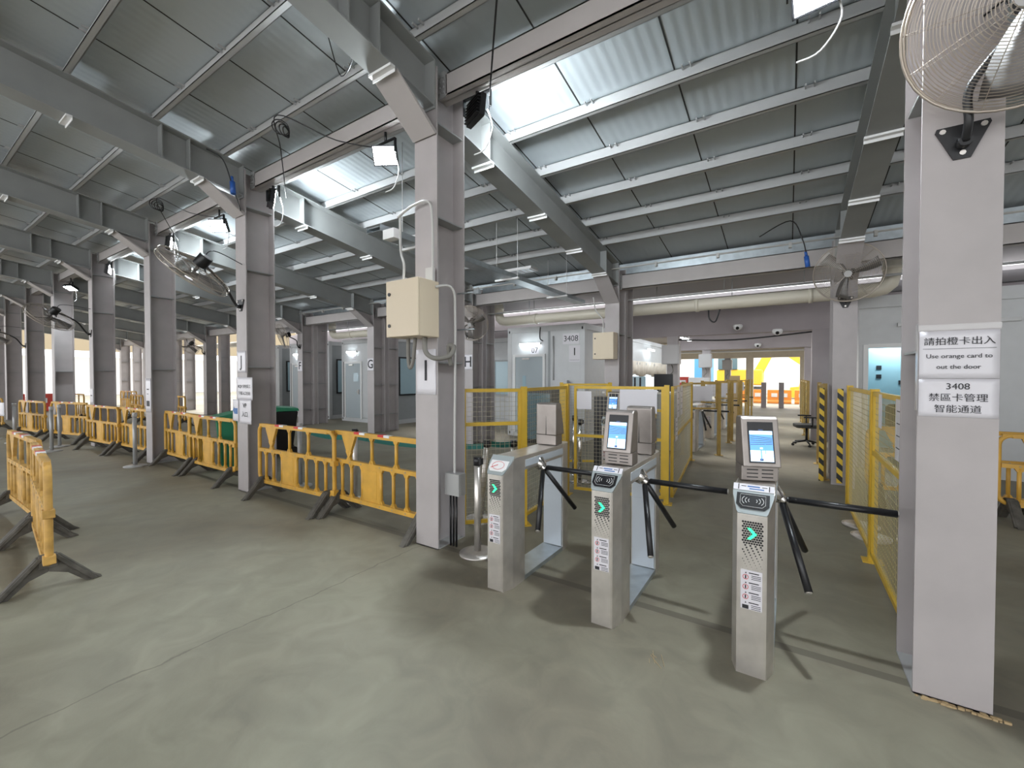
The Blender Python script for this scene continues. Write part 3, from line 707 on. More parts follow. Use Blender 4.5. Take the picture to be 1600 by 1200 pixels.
for i, (x, y) in enumerate(((-19.5, 5.2), (-17.6, 5.6), (-24.5, 6.2))):
    put_barrier((x, y), (x+1.5, y+.1*(i-1)), 'yellow barrier in the bright area beyond the fourth front column, ' + ('middle', 'right', 'left')[i] + ' one', 'barriers in the bright area at left')

# red water barriers at the far left
def red_barrier(x, y, rz, lab, m, grp):
    t = thing('water_barrier', lab, 'barrier', (x, y, 0), rz, grp)
    b = nb(); prism(b, [(-.2, 0), (.2, 0), (.2, .12), (.1, .2), (.08, .8), (-.08, .8), (-.1, .2), (-.2, .12)], 'x', 0, 1.2); obj('barrier_body', b, m, t, bevel=.02)
    b = nb(); bx(b, .2, .5, -.13, .13, .38, .6); bx(b, .7, 1.0, -.13, .13, .38, .6); obj('white_stripe', b, M['white'], t)
M['redp'] = mat('red_plastic', (.6, .07, .05), .5)
for i in range(5):
    red_barrier(-30+.3*i, -1.2+1.35*i, R(80), 'red plastic water barrier at the far left opening, ' + ('nearest', 'second', 'third', 'fourth', 'fifth')[i]+' from the walkway side', M['redp'], 'red barriers at the left opening')
for i in range(4):
    red_barrier(-2.4+1.35*i, 29.5, 0, 'orange water barrier beyond the corridor end, ' + ('leftmost', 'second from left', 'third from left', 'rightmost')[i], M['orange'], 'orange barriers beyond the corridor')

# ------------------------------------------------------------------ stanchions
def stanchion(x, y, lab, h=.92, m='steel', tilt=(0, 0), base=True):
    t = thing('belt_stanchion', lab, 'stanchion', (x, y, 0), 0, 'belt stanchions'); t.rotation_euler = (tilt[0], tilt[1], 0)
    b = nb(); tube(b, [(0, 0, 0), (0, 0, .012), (0, 0, .03)], [.165, .165, .10], 28); obj('base_disc', b, M[m], t)
    b = nb(); cyl(b, (0, 0, .03), (0, 0, h), .031, 16); obj('post', b, M[m], t)
    b = nb(); cyl(b, (0, 0, h-.07), (0, 0, h+.006), .036, 16); bx(b, .02, .05, -.02, .02, h-.06, h-.005); obj('belt_head', b, M['black'] if m != 'boltw' else M['boxg'], t)
def belt(p0, p1, lab, sag=.05):
    b = nb(); P = [Vector(p0).lerp(Vector(p1), i/14)-Vector((0, 0, sag*4*(i/14)*(1-i/14))) for i in range(15)]
    for i in range(14):
        v = [b.verts.new(q) for q in (P[i]-Vector((0, 0, .03)), P[i+1]-Vector((0, 0, .03)), P[i+1]+Vector((0, 0, .03)), P[i]+Vector((0, 0, .03)))]; b.faces.new(v)
    o = obj('barrier_belt', b, M['belt']); o.modifiers.new('s', 'SOLIDIFY').thickness = .003; tag(o, lab, 'belt', 'green stanchion belts')
stanchion(-2.34, 3.02, 'steel stanchion standing beside the left turnstile', .87)
stanchion(-2.86, 3.74, 'leaning steel stanchion inside the mesh by the beige-box column', .9, tilt=(0, R(6)))
stanchion(-2.64, 4.08, 'steel stanchion behind the left turnstile holding a green belt end', .86)
belt((-2.76, 3.76, .86), (-2.66, 4.06, .82), 'short green belt between two stanchions by the mesh', .01)
stanchion(-5.95, 3.47, 'grey stanchion behind the barrier right of the VP notice', .92, 'boltw')
stanchion(-4.66, 3.45, 'steel stanchion behind the junction of the two near barriers', .92)
belt((-5.90, 3.48, .83), (-4.72, 3.45, .82), 'green belt behind the barrier right of the VP notice')
belt((-4.59, 3.45, .82), (-2.9, 3.9, .80), 'green belt behind the barrier beside the beige-box column')
for i, (u, lab) in enumerate((((-9.72, 2.64), 'beside the fourth front column'), ((-13.15, 2.2), 'left of the fourth front column, near the fifth'), ((-13.9, 2.45), 'just left of the fifth front column'), ((-15.6, 2.0), 'right one of a pair before the sixth front column'), ((-16.9, 1.8), 'left one of a pair before the sixth front column'), ((-11.4, 3.6), 'behind the barriers left of the fourth front column'))):
    stanchion(u[0], u[1], 'grey painted stanchion '+lab, .95, 'boltw')
for i, (x, y) in enumerate(((-2.62, 5.9), (-2.95, 6.4))):
    stanchion(x, y, ('shiny steel stanchion left of the caged turnstile, front one', 'shiny steel stanchion left of the caged turnstile, rear one')[i], .95, 'chrome')
for i, (x, y) in enumerate(((.66, 5.80), (.70, 5.43), (1.05, 5.45), (1.2, 5.05))):
    b = nb(); tube(b, [(0, 0, 0), (0, 0, .012), (0, 0, .028), (0, 0, .032)], [.16, .16, .12, .03], 32)
    ring(b, (0, 0, .014), (0, 0, 1), .158, .007, 32, 6)
    tag(obj('stanchion_base', b, M['steel'], loc=(x, y, 0)), 'round steel stanchion base on the floor behind the right fence, ' + ('farthest', 'second farthest', 'third from far', 'nearest the column')[i], 'stanchion base', 'round bases by the right fence')

# ------------------------------------------------------------------ mesh fences
def fence(p0, p1, lab, h=1.47, rails=(), posts=(1, 1), cell=.05, m='ysteel', wm='wire', z0=.08, grp='yellow mesh fence panels', hazard=None, papers=(), side=-1, lines=True):
    L = math.hypot(p1[0]-p0[0], p1[1]-p0[1]); t = thing('mesh_fence', lab, 'fence', (p0[0], p0[1], 0), math.atan2(p1[1]-p0[1], p1[0]-p0[0]), grp)
    b = nb()
    x = cell
    while x < L-.01: bx(b, x-.0016, x+.0016, -.0016, .0016, z0, h-.02); x += cell
    z = z0+cell
    while z < h-.02: bx(b, .01, L-.01, -.0016, .0016, z-.0016, z+.0016); z += cell
    obj('wire_mesh', b, M[wm], t)
    b = nb(); bx(b, 0, L, -.018, .018, h-.035, h); bx(b, 0, L, -.018, .018, z0-.02, z0+.015)
    bx(b, .0, .035, -.018, .018, z0, h-.03); bx(b, L-.035, L, -.018, .018, z0, h-.03)
    for r_ in rails: bx(b, .03, L-.03, -.018, .018, r_-.018, r_+.018)
    obj('fence_frame', b, M[m], t)
    for e, x in zip(posts, (-.03, L+.03)):
        if e:
            b = nb(); bx(b, x-.03, x+.03, -.03, .03, 0, h+.02); bx(b, x-.07, x+.07, -.07, .07, 0, .008); obj('post', b, M[m], t)
    if hazard is not None:
        b = nb(); bx(b, hazard-.045, hazard+.045, *sorted((side*.034, side*.032)), .03, h-.03); obj('hazard_tape', b, M['hazard'], t)
    for (px, pz, w_, h_) in papers:
        b = nb(); bx(b, px-w_/2, px+w_/2, *sorted((side*.024, side*.021)), pz-h_/2, pz+h_/2); q = obj('paper_notice', b, M['paper'], t)
        if w_ > .12 and lines:
            b = nb()
            for k in range(4): bx(b, px-w_*.35, px+w_*(.2+.04*k), *sorted((side*.0255, side*.0242)), pz+h_*.3-k*h_*.2, pz+h_*.3-k*h_*.2+.006)
            obj('lettering', b, M['ink'], q)
    return t
fence((-2.83, 3.40), (-2.40, 3.86), 'yellow mesh panel between the beige-box column and the cage gate', rails=(1.10,), posts=(0, 1))
fence((-2.42, 3.96), (-2.52, 5.20), 'yellow mesh cage side panel behind the left turnstile', rails=(), posts=(0, 1))
fence((-2.44, 5.30), (-1.30, 5.48), 'yellow mesh cage gate facing the camera behind the middle turnstile', rails=(.80,), posts=(0, 1), papers=((.14, 1.28, .2, .24), (.84, 1.28, .46, .30)), lines=False)
fence((-1.23, 5.60), (-1.55, 8.6), 'long yellow mesh fence along the left of the corridor', posts=(0, 1), rails=(.8,), papers=((.5, 1.25, .3, .42), (.95, 1.25, .3, .42), (.3, .9, .25, .3)))
t = fence((-1.60, 5.9), (-1.35, 5.75), 'short hazard taped panel behind the cage gate', h=1.16, posts=(0, 0), hazard=.12)
fence((-3.4, 6.9), (-2.7, 7.3), 'yellow mesh panel at the back of the cage', posts=(1, 1))
GF = 'mesh fence bays along the corridor'
for i, y in enumerate((9.2, 11.5, 13.9, 16.6)):
    nmn = ('nearest', 'second', 'third', 'farthest')[i]
    fence((-1.78, y), (-1.20, y+.25), 'mesh fence bay across the left lane of the corridor, '+nmn, posts=(1, 1), cell=.07, grp=GF, papers=((.3, 1.25, .44, .3),), m='ysteelo', z0=.95, lines=False)
    fence((-1.16, y+1.72), (-1.19, y+2.15), 'mesh fence along the corridor between bays, '+nmn, posts=(0, 1), cell=.07, grp=GF, m='ysteelo')
    tt = turnstile(-1.72, 'steel turnstile in the left lane of the corridor, '+nmn+' of four', False, False, y=y+.42, light=False, tape=False)
for i, (a, c) in enumerate(((8.15, 9.5), (12.7, 13.9), (14.2, 15.6), (16.2, 18.0))):
    fence((.47 if i == 0 else .40, a), (.47 if i == 0 else .38, c), 'yellow mesh fence right of the corridor, '+('just behind the far right column', 'behind the office chair', 'third from the camera', 'farthest')[i], posts=(1, 1), cell=.07, grp='fences right of the corridor', hazard=.04, wm='wirey', m='ysteelo', side=1)
fence((.62, 3.36), (.62, 4.72), 'yellow mesh fence panel adjoining the nearest right column', posts=(0, 1), wm='wirey', rails=(.95,), papers=((.95, 1.33, .12, .26), (.30, 1.25, .16, .40)), side=1)
fence((.62, 4.82), (.62, 6.46), 'yellow mesh fence panel right of the corridor, second from the camera', posts=(0, 1), wm='wirey')
b = nb(); bx(b, -.03, .03, -.006, 0, .05, 1.42); bx(b, -.03, .03, 0, .03, 0, 1.42); tag(obj('hazard_tape', b, M['hazard'], loc=(.43, 8.0, 0)), 'black and yellow hazard striped board left of the far right column', 'hazard board')
b = nb(); bx(b, .71, .86, 7.66, 7.67, .95, 1.38); bx(b, .78, .80, 7.67, 7.69, 0, 1.38); tag(obj('paper_board', b, M['paper']), 'white paper board on a thin post beside the hazard striped board', 'sign')
b = nb(); bx(b, -.035, .035, -.004, 0, .05, 1.42); tag(obj('hazard_tape', b, M['hazard'], loc=(.63, 7.72, 0)), 'black and yellow hazard striped board fixed beside the far right column', 'hazard board')

# dark kiosk and stuff behind the cage
b = nb(); bx(b, -.13, .13, -.12, .12, 0, 1.25); tag(obj('dark_pillar', b, M['black'], loc=(-2.75, 7.2, 0)), 'black cabinet pillar behind the caged turnstile', 'cabinet')
t = thing('vending_cabinet', 'tall dark cabinet standing before door 07', 'cabinet', (-4.95, 9.0, 0))
b = nb(); bx(b, -.35, .35, -.25, .25, 0, 1.28); obj('cabinet_body', b, M['black'], t, bevel=.01); b = nb(); bx(b, -.3, .3, -.262, -.252, .1, 1.2); obj('cabinet_front', b, M['glassb'], t)
t = thing('notice_cabinet', 'white notice box on the wall right of door 07', 'box', (-4.75, 9.5, 0))
b = nb(); bx(b, -.2, .2, -.06, .06, 1.1, 1.5); bx(b, -.2, .2, -.02, .02, 0, 1.1); obj('box_body', b, M['cont'], t); b = nb(); bx(b, -.12, .12, -.068, -.062, 1.18, 1.23); obj('slot', b, M['black'], t)
# counters and boxes to the left of the corridor
def counter(x, y, w_, d_, h_, m, lab):
    t = thing('service_counter', lab, 'counter', (x, y, 0)); b = nb(); bx(b, 0, w_, 0, d_, 0, h_-.04); obj('counter_body', b, m, t)
    b = nb(); bx(b, -.03, w_+.03, -.03, d_+.03, h_-.04, h_); obj('countertop', b, M['white'], t)
counter(-3.55, 9.3, .85, .6, 1.25, M['steeld'], 'metal counter behind the cage below the small beige box')
t = thing('display_board', 'white board with blue and red print on the metal counter', 'sign board', (-3.5, 9.45, 1.255))
b = nb(); bx(b, 0, .85, 0, .03, 0, .34); obj('board', b, M['glassl'], t)
b = nb(); bx(b, .18, .5, -.004, -.001, .15, .24); obj('blue_lettering', b, M['inkb'], t); b = nb(); cyl(b, (.1, -.004, .2), (.1, 0, .2), .05, 16); obj('red_emblem', b, M['red'], t)
b = nb(); bx(b, .6, .64, -.004, -.001, .02, .32); bx(b, .72, .76, -.004, -.001, .02, .32); obj('dark_stripe', b, M['ink'], t)
t = thing('computer_monitor', 'black monitor seen behind the far column with the small beige box', 'monitor', (-2.3, 9.6, 1.25))
b = nb(); bx(b, -.2, .2, 0, .05, .02, .4); obj('display', b, M['black'], t); b = nb(); bx(b, -.1, .1, 0, .1, 0, .02); obj('stand', b, M['black'], t)
counter(-2.60, 9.5, .6, .5, 1.25, M['contd'], 'grey counter carrying the black monitor')
counter(-3.2, 13.9, 1.2, .6, 1.3, M['boxg'], 'pale counter left of the corridor carrying red and white boxes')
t = thing('carton', 'red box lying on the pale counter left of the corridor', 'box', (-2.9, 14.1, 1.302)); b = nb(); bx(b, -.25, .25, 0, .3, 0, .28); obj('carton_body', b, M['redp'], t, bevel=.005); b = nb(); bx(b, -.2, .2, -.003, 0, .1, .18); obj('white_stripe', b, M['white'], t)
b = nb(); bx(b, -2.62, -2.04, 14.1, 14.4, 1.302, 1.56); tag(obj('carton', b, M['white'], bevel=.005), 'white long box beside the red box on the pale counter', 'box')
b = nb(); bx(b, -1.7, -1.4, 16.3, 16.5, 1.47, 1.62); bx(b, -1.68, -1.42, 16.35, 16.45, 0, 1.47); tag(obj('sign_board', b, M['cardbd']), 'tan board standing left of the corridor beyond the white box', 'board')
# corridor end: two posts
for i, x in enumerate((-1.06, -.30)):
    t = thing('bollard', 'pale bollard at the end of the corridor, '+('left', 'right')[i]+' one', 'bollard', (x, 25.2, 0), 0, 'bollards at the corridor end')
    b = nb(); bx(b, -.11, .11, -.11, .11, 0, 1.25); obj('bollard_post', b, M['mauve'], t, bevel=.01); b = nb(); bx(b, -.115, .115, -.115, .115, 1.25, 1.29); obj('bollard_cap', b, M['boxg'], t)

# ------------------------------------------------------------------ wall fans
def fan(n, y, zplate, c_rel, nrm, lab, rings=24, rad=.40, arm=None, plate='tri'):
    t = thing('wall_fan', lab, 'fan', (cx(n), y, zplate), 0, 'wall mounted fans'); c = Vector(c_rel); nv = Vector(nrm).normalized()
    b = nb()
    prism(b, [(-.09, .075), (.09, .075), (.095, .06), (.03, -.085), (-.03, -.085), (-.095, .06)], 'y', -.012, -.001)
    cyl(b, (0, -.01, -.02), (0, -.06, -.02), .026, 10); bp_ = obj('mounting_plate', b, M['black'], t)
    b = nb()
    for x, z in ((-.07, .055), (.07, .055), (0, -.06)): cyl(b, (x, -.018, z), (x, -.012, z), .012, 8)
    obj('bolt', b, M['steel'], bp_)
    mot = c-nv*.17
    pts = arm or [(0, -.05, -.02), (0, -.09, .05), (0, -.12, .2), tuple(mot*.8+Vector((0, -.02, .02))), tuple(mot)]
    b = nb(); tube(b, smooth_path(pts, 5), .017, 8); obj('bent_arm', b, M['black'], t)
    b = nb(); cyl(b, mot-nv*.09, mot+nv*.05, .075, 18); cyl(b, mot+nv*.05, c-nv*.02, .02, 8); obj('motor', b, M['black'], t, bevel=.01)
    a = nv.orthogonal().normalized(); e = nv.cross(a)
    b = nb()
    for i in range(1, rings+1):
        q = i/rings; ring(b, c+nv*(.075*(1-q**2.5)), nv, rad*q, .0016, 44, 3)
        if i % 2 == 0 or i > rings-4: ring(b, c-nv*(.05+.07*(1-q**3)), nv, rad*q, .0016, 44, 3)
    for k in range(14):
        th = 2*math.pi*k/14; d = a*math.cos(th)+e*math.sin(th)
        for sg, off in ((1, .075), (-1, .12)):
            tube(b, [c+nv*(off*(1-(j/6)**2.5) if sg > 0 else -(.05+.07*(1-(j/6)**3)))+d*rad*(j/6) for j in range(0, 7)], .002, 3)
        tube(b, [c+d*rad, c-nv*.05+d*rad], .002, 3)
    ring(b, c, nv, rad, .006, 44, 6); ring(b, c-nv*.05, nv, rad, .006, 44, 6)
    obj('wire_cage', b, M['fan'], t)
    b = nb(); cyl(b, c+nv*.070, c+nv*.080, .045, 20); obj('badge', b, M['boxg'], t)
    bl = nb()
    for k in range(3):
        th = R(120*k+20); prev = None
        for j in range(7):
            q = .12+.82*j/6; hw_ = .32*(1-.35*q)
            A_ = []
            for s_ in (-1, 1):
                an = th+s_*hw_+q*.25; A_.append(bl.verts.new(c-nv*.01+nv*(.035*s_)+(a*math.cos(an)+e*math.sin(an))*rad*q*.96))
            if prev: bl.faces.new((prev[0], prev[1], A_[1], A_[0])).smooth = True
            prev = A_
    cyl(bl, c-nv*.04, c+nv*.03, .05, 16)
    o = obj('fan_blades', bl, M['blade'], t); o.modifiers.new('s', 'SOLIDIFY').thickness = .003
    b = nb(); q0 = mot; tube(b, smooth_path([q0, q0+Vector((.05, .02, -.12)), q0+Vector((-.08, .05, .05)), q0+Vector((.02, .12, .16)), Vector((.06, -.01, .55))], 6), .006, 5); obj('power_lead', b, M['black'], t)
    return t
fan(0, Y1, 2.72, (.12, -.32, .40), (-.35, -.85, -.38), 'large wire cage fan on the nearest right column, cut by the photo edge', rings=34)
fan(2, Y1, 2.58, (.42, -.72, .24), (-.55, -.36, -.75), 'wall fan tilted on the column with the VP notice', arm=[(0, -.05, -.02), (0, -.1, .05), (.05, -.22, .22), (.25, -.45, .33), (.45, -.62, .36)])
fan(4, Y1, 2.58, (.42, -.72, .24), (-.55, -.36, -.75), 'wall fan tilted on the fifth front column', rings=14, arm=[(0, -.05, -.02), (0, -.1, .05), (.05, -.22, .22), (.25, -.45, .33), (.45, -.62, .36)])
fan(6, Y1, 2.58, (.42, -.72, .24), (-.55, -.36, -.75), 'wall fan tilted on the seventh front column at the left edge', rings=12, arm=[(0, -.05, -.02), (0, -.1, .05), (.05, -.22, .22), (.25, -.45, .33), (.45, -.62, .36)])
fan(0, Y2, 2.68, (0, -.30, .36), (-.10, -.9, -.32), 'wall fan on the far right column of the second row', rings=20)
fan(2, Y2, 2.56, (.35, -.35, .22), (.3, -.8, -.4), 'wall fan on column H, half hidden by the beige-box column', rings=14)
fan(4, Y2, 2.56, (-.25, -.45, .32), (-.2, -.85, -.3), 'wall fan on column F', rings=14)
fan(6, Y2, 2.56, (-.35, -.45, .28), (-.7, -.3, -.55), 'wall fan in the second row left of the VP notice', rings=12)

# ------------------------------------------------------------------ flood lights
def flood(x, y, z, aim, lab, on=True, power=FLOOD_W, lit=True):
    t = thing('flood_light', lab, 'light', (x, y, z), 0, 'flood lights under the tie beams'); aim = Vector(aim).normalized()
    q = aim.to_track_quat('-Y', 'Z').to_matrix().to_4x4()
    def T(bm): bmesh.ops.transform(bm, matrix=q, verts=bm.verts)
    b = nb(); bx(b, -.13, .13, -.02, .03, -.10, .10)
    for i in range(7): bx(b, -.12, .12, .03, .06, -.09+.029*i, -.084+.029*i)
    T(b); obj('lamp_housing', b, M['black'], t)
    b = nb(); bx(b, -.115, .115, -.026, -.021, -.085, .085); T(b); obj('lens', b, M['lampe'] if lit else M['glassb'], t)
    b = nb(); cyl(b, (0, .005, .145), (0, .005, 4.212-z), .014, 8); bx(b, -.155, -.145, -.01, .02, 0, .14); bx(b, .145, .155, -.01, .02, 0, .14); bx(b, -.155, .155, -.01, .02, .14, .15); obj('bracket', b, M['black'], t)
    b = nb(); tube(b, smooth_path([(.08, .06, .02), (.12, .08, -.15), (.02, .10, -.30), (-.10, .09, -.33)], 5), .006, 5); obj('white_lead', b, M['white'], t)
    if lit:
        l = bpy.data.lights.new('flood', 'SPOT'); l.energy = power; l.color = (.86, .95, 1); l.spot_size = R(150); l.spot_blend = .6; l.shadow_soft_size = .10
        o = bpy.data.objects.new('flood_beam', l); COL.objects.link(o); o.parent = t; o.location = aim*.06; o.rotation_euler = aim.to_track_quat('-Z', 'Y').to_euler()
F1 = 'lit flood light shining towards the camera left of the '
flood(.12, 3.10, 3.87, (-.1, -.8, -.6), F1+'nearest right column', power=FLOOD_W*1.3)
flood(-3.64, 3.10, 3.96, (.45, -.75, -.45), F1+'beige-box column')
flood(-7.5, 3.10, 3.96, (.45, -.75, -.45), F1+'column with the VP notice', power=FLOOD_W*.5)
flood(-16.0, 3.08, 3.95, (.2, -.4, -.9), F1+'fifth front column, small and far', power=FLOOD_W*.5)
F2 = 'black backed flood light aimed away, right of the '
flood(-2.42, 3.12, 4.03, (.35, .80, -.10), F2+'column with the beige electrical box', power=FLOOD_W*.45)
flood(-5.95, 3.12, 4.03, (.35, .80, -.10), F2+'column with the VP notice', power=FLOOD_W*.45)
flood(-9.5, 3.12, 4.03, (.35, .80, -.10), F2+'fourth front column', power=FLOOD_W*.45)
flood(-13.0, 3.12, 4.03, (.35, .80, -.10), F2+'fifth front column', power=FLOOD_W*.4)

# cables
def cable(pts, r, lab, plug=None, coil=None, m='black'):
    t = thing('power_cable', lab, 'cable', pts[0]); P0 = Vector(pts[0]); b = nb(); tube(b, [p-P0 for p in smooth_path(pts, 6)], r, 6)
    if coil:
        c = Vector(coil)-P0
        for k in range(4): ring(b, c+Vector((.02*k-.03, .01*k, -.02*k)), (1, .3*k-.4, .1), .085-.01*k, r, 20, 5)
    obj('cable_run', b, M[m], t)
    if plug:
        b = nb(); c = Vector(plug)-P0; cyl(b, c, c+Vector((.02, 0, -.16)), .032, 12); cyl(b, c+Vector((0, 0, .0)), c+Vector((-.01, 0, .07)), .018, 8); obj('plug', b, M['blue'], t)
cable([(-2.38, 3.25, 4.1), (-1.6, 2.3, 4.22), (-.9, 1.5, 4.45), (-.3, .9, 4.75)], .008, 'black cable rising from the flood light towards the top of the photo')
cable([(-3.6, 3.2, 4.05), (-4.2, 2.9, 4.2), (-4.75, 2.55, 4.48), (-5.0, 2.72, 4.25), (-5.75, 3.2, 4.03)], .006, 'black cable looped from a purlin left of the beige-box column', coil=(-4.75, 2.6, 4.38))
cable([(-3.15, 2.05, 4.55), (-3.1, 2.3, 4.35), (-3.4, 2.4, 4.30), (-3.3, 2.2, 4.5)], .005, 'small cable loop hanging left of the knee above the beige-box column')
cable([(-6.25, 2.45, 4.5), (-6.16, 2.6, 4.4), (-6.14, 2.7, 4.1), (-6.14, 2.8, 3.8)], .008, 'cable with blue plug hanging at the column with the VP notice', plug=(-6.14, 2.70, 4.15))
cable([(-7.5, 3.2, 4.1), (-8.0, 2.9, 4.2), (-8.4, 2.6, 4.42), (-8.9, 2.9, 4.2), (-9.3, 3.2, 4.05)], .006, 'black cable looped from a purlin left of the VP notice column', coil=(-8.4, 2.6, 4.33))
cable([(-.4, 7.6, 3.75), (0, 7.55, 3.9), (.15, 7.55, 3.6), (.2, 7.6, 3.38)], .008, 'cable with blue plug near the far right fan', plug=(.2, 7.6, 3.36))
cable([(-2.69, 13.05, 2.66), (-1.5, 12.8, 2.58), (-.6, 12.8, 2.61), (.49, 13.05, 2.72)], .02, 'thick black cable strung across the corridor below the nearer mauve beam')
cable([(-1.3, 8.9, 2.875), (-1.28, 8.88, 2.70), (-1.18, 8.88, 2.64), (-1.1, 8.9, 2.875)], .015, 'short black cable loop under the cream drain pipe')

# speed-dome style fans/cameras on the mauve beams
for (x, y, z, lab) in ((-1.15, 12.8, 2.92, 'small round camera on the nearer mauve beam'), (-1.0, 18.8, 2.80, 'small white camera under the farther mauve beam'), (-.25, 12.75, 2.74, 'white twin camera hanging from the cable in the corridor')):
    t = thing('security_camera', lab, 'camera', (x, y, z)); b = nb(); tube(b, [(0, 0, .06), (0, 0, .02), (0, 0, -.05), (0, 0, -.09)], [.1, .12, .1, .04], 16); obj('dome', b, M['white'], t)
    b = nb(); tube(b, [(0, -.06, -.02), (0, -.12, -.05)], .04, 12); obj('camera_lens', b, M['black'], t)

# ------------------------------------------------------------------ electrical boxes
t = thing('electrical_box', 'beige electrical box mounted on the column left of the turnstiles', 'electrical box', (cx(1)-.02, Y1-.02, 2.2))
b = nb(); bx(b, -.20, .20, -.24, -.0, -.25, .25); obj('enclosure', b, M['boxc'], t, bevel=.006)
b = nb(); bx(b, -.20, .20, -.262, -.243, -.25, .25); d = obj('enclosure_door', b, M['boxc'], t, bevel=.005)
b = nb(); cyl(b, (-.155, -.270, .13), (-.155, -.262, .13), .016, 12); cyl(b, (-.155, -.270, -.15), (-.155, -.262, -.15), .016, 12); obj('lock', b, M['black'], d)
b = nb()
tube(b, smooth_path([(-.09, -.1, -.25), (-.09, -.1, -.42), (-.07, -.1, -.52), (-.03, -.1, -.46), (0, -.1, -.25)], 6), .018, 8)
tube(b, smooth_path([(.12, -.1, -.25), (.13, -.1, -.38), (.22, -.08, -.44), (.32, .0, -.42), (.33, .05, -.34), (.26, .06, -.33), (.25, .10, -.5)], 6), .022, 8); obj('flexible_conduit', b, M['flex'], t)
b = nb(); tube(b, smooth_path([(-.14, -.12, .25), (-.14, -.1, .42), (-.24, -.05, .6), (-.3, .0, .95)], 6), .012, 8)
tube(b, smooth_path([(-.30, -.03, .92), (-.1, -.04, .98), (.10, -.03, .98), (.14, -.02, .80), (.14, -.02, .30)], 6), .012, 8)
tube(b, smooth_path([(.2, -.05, .2), (.27, .1, .2), (.26, .15, -.1), (.24, .16, -1.2), (.24, .16, -1.55)], 6), .012, 8); bx(b, .08, .17, -.05, -.02, .25, .38); obj('white_conduit', b, M['conduit'], t)
b = nb(); bx(b, .17, .34, .1, .2, -1.7, -1.5); obj('junction_box', b, M['boltw'], t)
b = nb()
for k in range(3): cyl(b, (.20+.035*k, .15, -1.7), (.20+.035*k, .15, -2.19), .010, 6)
obj('floor_cables', b, M['black'], t)
b = nb(); cyl(b, (.145, .32, .2), (.34, .34, .2), .008, 6); bx(b, .34, .40, .32, .36, .18, .22); cyl(b, (.145, .32, -.15), (.34, .34, -.15), .008, 6); obj('tie_rod', b, M['galv'], t)
t = thing('electrical_box', 'small beige electrical box high on the far column behind the cage', 'electrical box', (cx(1)-.08, Y2-.02, 2.17))
b = nb(); bx(b, -.20, .20, -.22, -.0, -.25, .25); obj('enclosure', b, M['boxc'], t, bevel=.006)
b = nb(); bx(b, -.20, .20, -.24, -.223, -.25, .25); d = obj('enclosure_door', b, M['boxc'], t, bevel=.005)
b = nb(); cyl(b, (-.155, -.247, .14), (-.155, -.24, .14), .014, 10); cyl(b, (-.155, -.247, -.15), (-.155, -.24, -.15), .014, 10); obj('lock', b, M['black'], d)
b = nb(); tube(b, smooth_path([(-.05, -.1, .25), (-.06, -.1, .5), (-.2, -.1, .7), (-.25, -.1, .95)], 6), .012, 8); obj('white_conduit', b, M['conduit'], t)

# cable tray with trapeze hangers
t = thing('cable_tray', 'galvanised cable tray hung between the two column rows', 'cable tray', (-3.78, 3.05, 3.16))
b = nb(); L = 5.45; bx(b, -.11, .11, 0, L, 0, .004); bx(b, -.112, -.108, 0, L, 0, .07); bx(b, .108, .112, 0, L, 0, .07); bx(b, -.09, .09, 0, L, .04, .05); obj('tray_channel', b, M['galv'], t)
for k, y in enumerate((.6, 2.6, 4.35)):
    b = nb(); bx(b, -.22, .22, y-.02, y+.02, -.03, -.002); zt_ = rt(3.05+y)+.1-3.16
    for s_ in (-.2, .2): cyl(b, (s_, y, -.03), (s_, y, zt_), .005, 6)
    obj('trapeze_hanger', b, M['white'], t)
b = nb(); bx(b, .13, .30, .02, .12, -.10, .0); obj('junction_box', b, M['white'], t)
t = thing('ceiling_light', 'dim louvred ceiling light hung above the cable tray', 'light', (-4.35, 7.0, 3.62))
b = nb(); bx(b, -.3, .3, -.14, .14, 0, .05); obj('light_housing', b, M['white'], t); b = nb()
for k in range(5): bx(b, -.27+.11*k, -.19+.11*k, -.12, .12, -.006, 0)
obj('louvre_panel', b, M['silver'], t)

# ------------------------------------------------------------------ notices on the columns
def notice(name, lab, x, y, z, w_, h_, m='paper', grp=None, rz=0):
    t = thing(name, lab, 'sign', (x, y-.0045, z), rz, grp)
    b = nb(); n = 8; vs_ = []
    for i in range(n+1):
        row = []
        for j in range(n+1):
            row.append(b.verts.new((-w_/2+w_*i/n, -.0015*random.random(), -h_/2+h_*j/n)))
        vs_.append(row)
    for i in range(n):
        for j in range(n): b.faces.new((vs_[i][j], vs_[i+1][j], vs_[i+1][j+1], vs_[i][j+1])).smooth = True
    o = obj('paper_sheet', b, M[m], t); o.modifiers.new('s', 'SOLIDIFY').thickness = .0012
    return t
def tx(t, s_, size, x, z, m='ink', bold=0): return text(s_, size, 'lettering', M[m], t, (x, -.0045, z), bold=bold)
t = notice('column_notice', 'white taped notice about the orange card on the nearest right column', cx(0), Y1, 1.705, .275, .23)
tx(t, '請拍橙卡出入', .041, 0, .062); tx(t, 'Use orange card to', .029, 0, -.008); tx(t, 'out the door', .029, 0, -.06)
b = nb(); bx(b, -.125, .125, -.0052, -.004, .028, .0295); obj('underline', b, M['ink'], t)
t = notice('column_notice', 'white taped 3408 notice below the orange card notice', cx(0), Y1, 1.495, .275, .185)
tx(t, '3408', .042, 0, .055); tx(t, '禁區卡管理', .041, 0, .0); tx(t, '智能通道', .041, 0, -.055)
t = thing('clear_tape', 'clear film wrapped round the nearest right column above its notices', 'tape', (cx(0), Y1, 1.85))
b = nb(); bx(b, -.142, .142, -.0025, -.001, -.026, .002); bx(b, -.1425, -.141, -.0025, D*.1, -.42, .012); obj('film_band', b, M['film'], t)
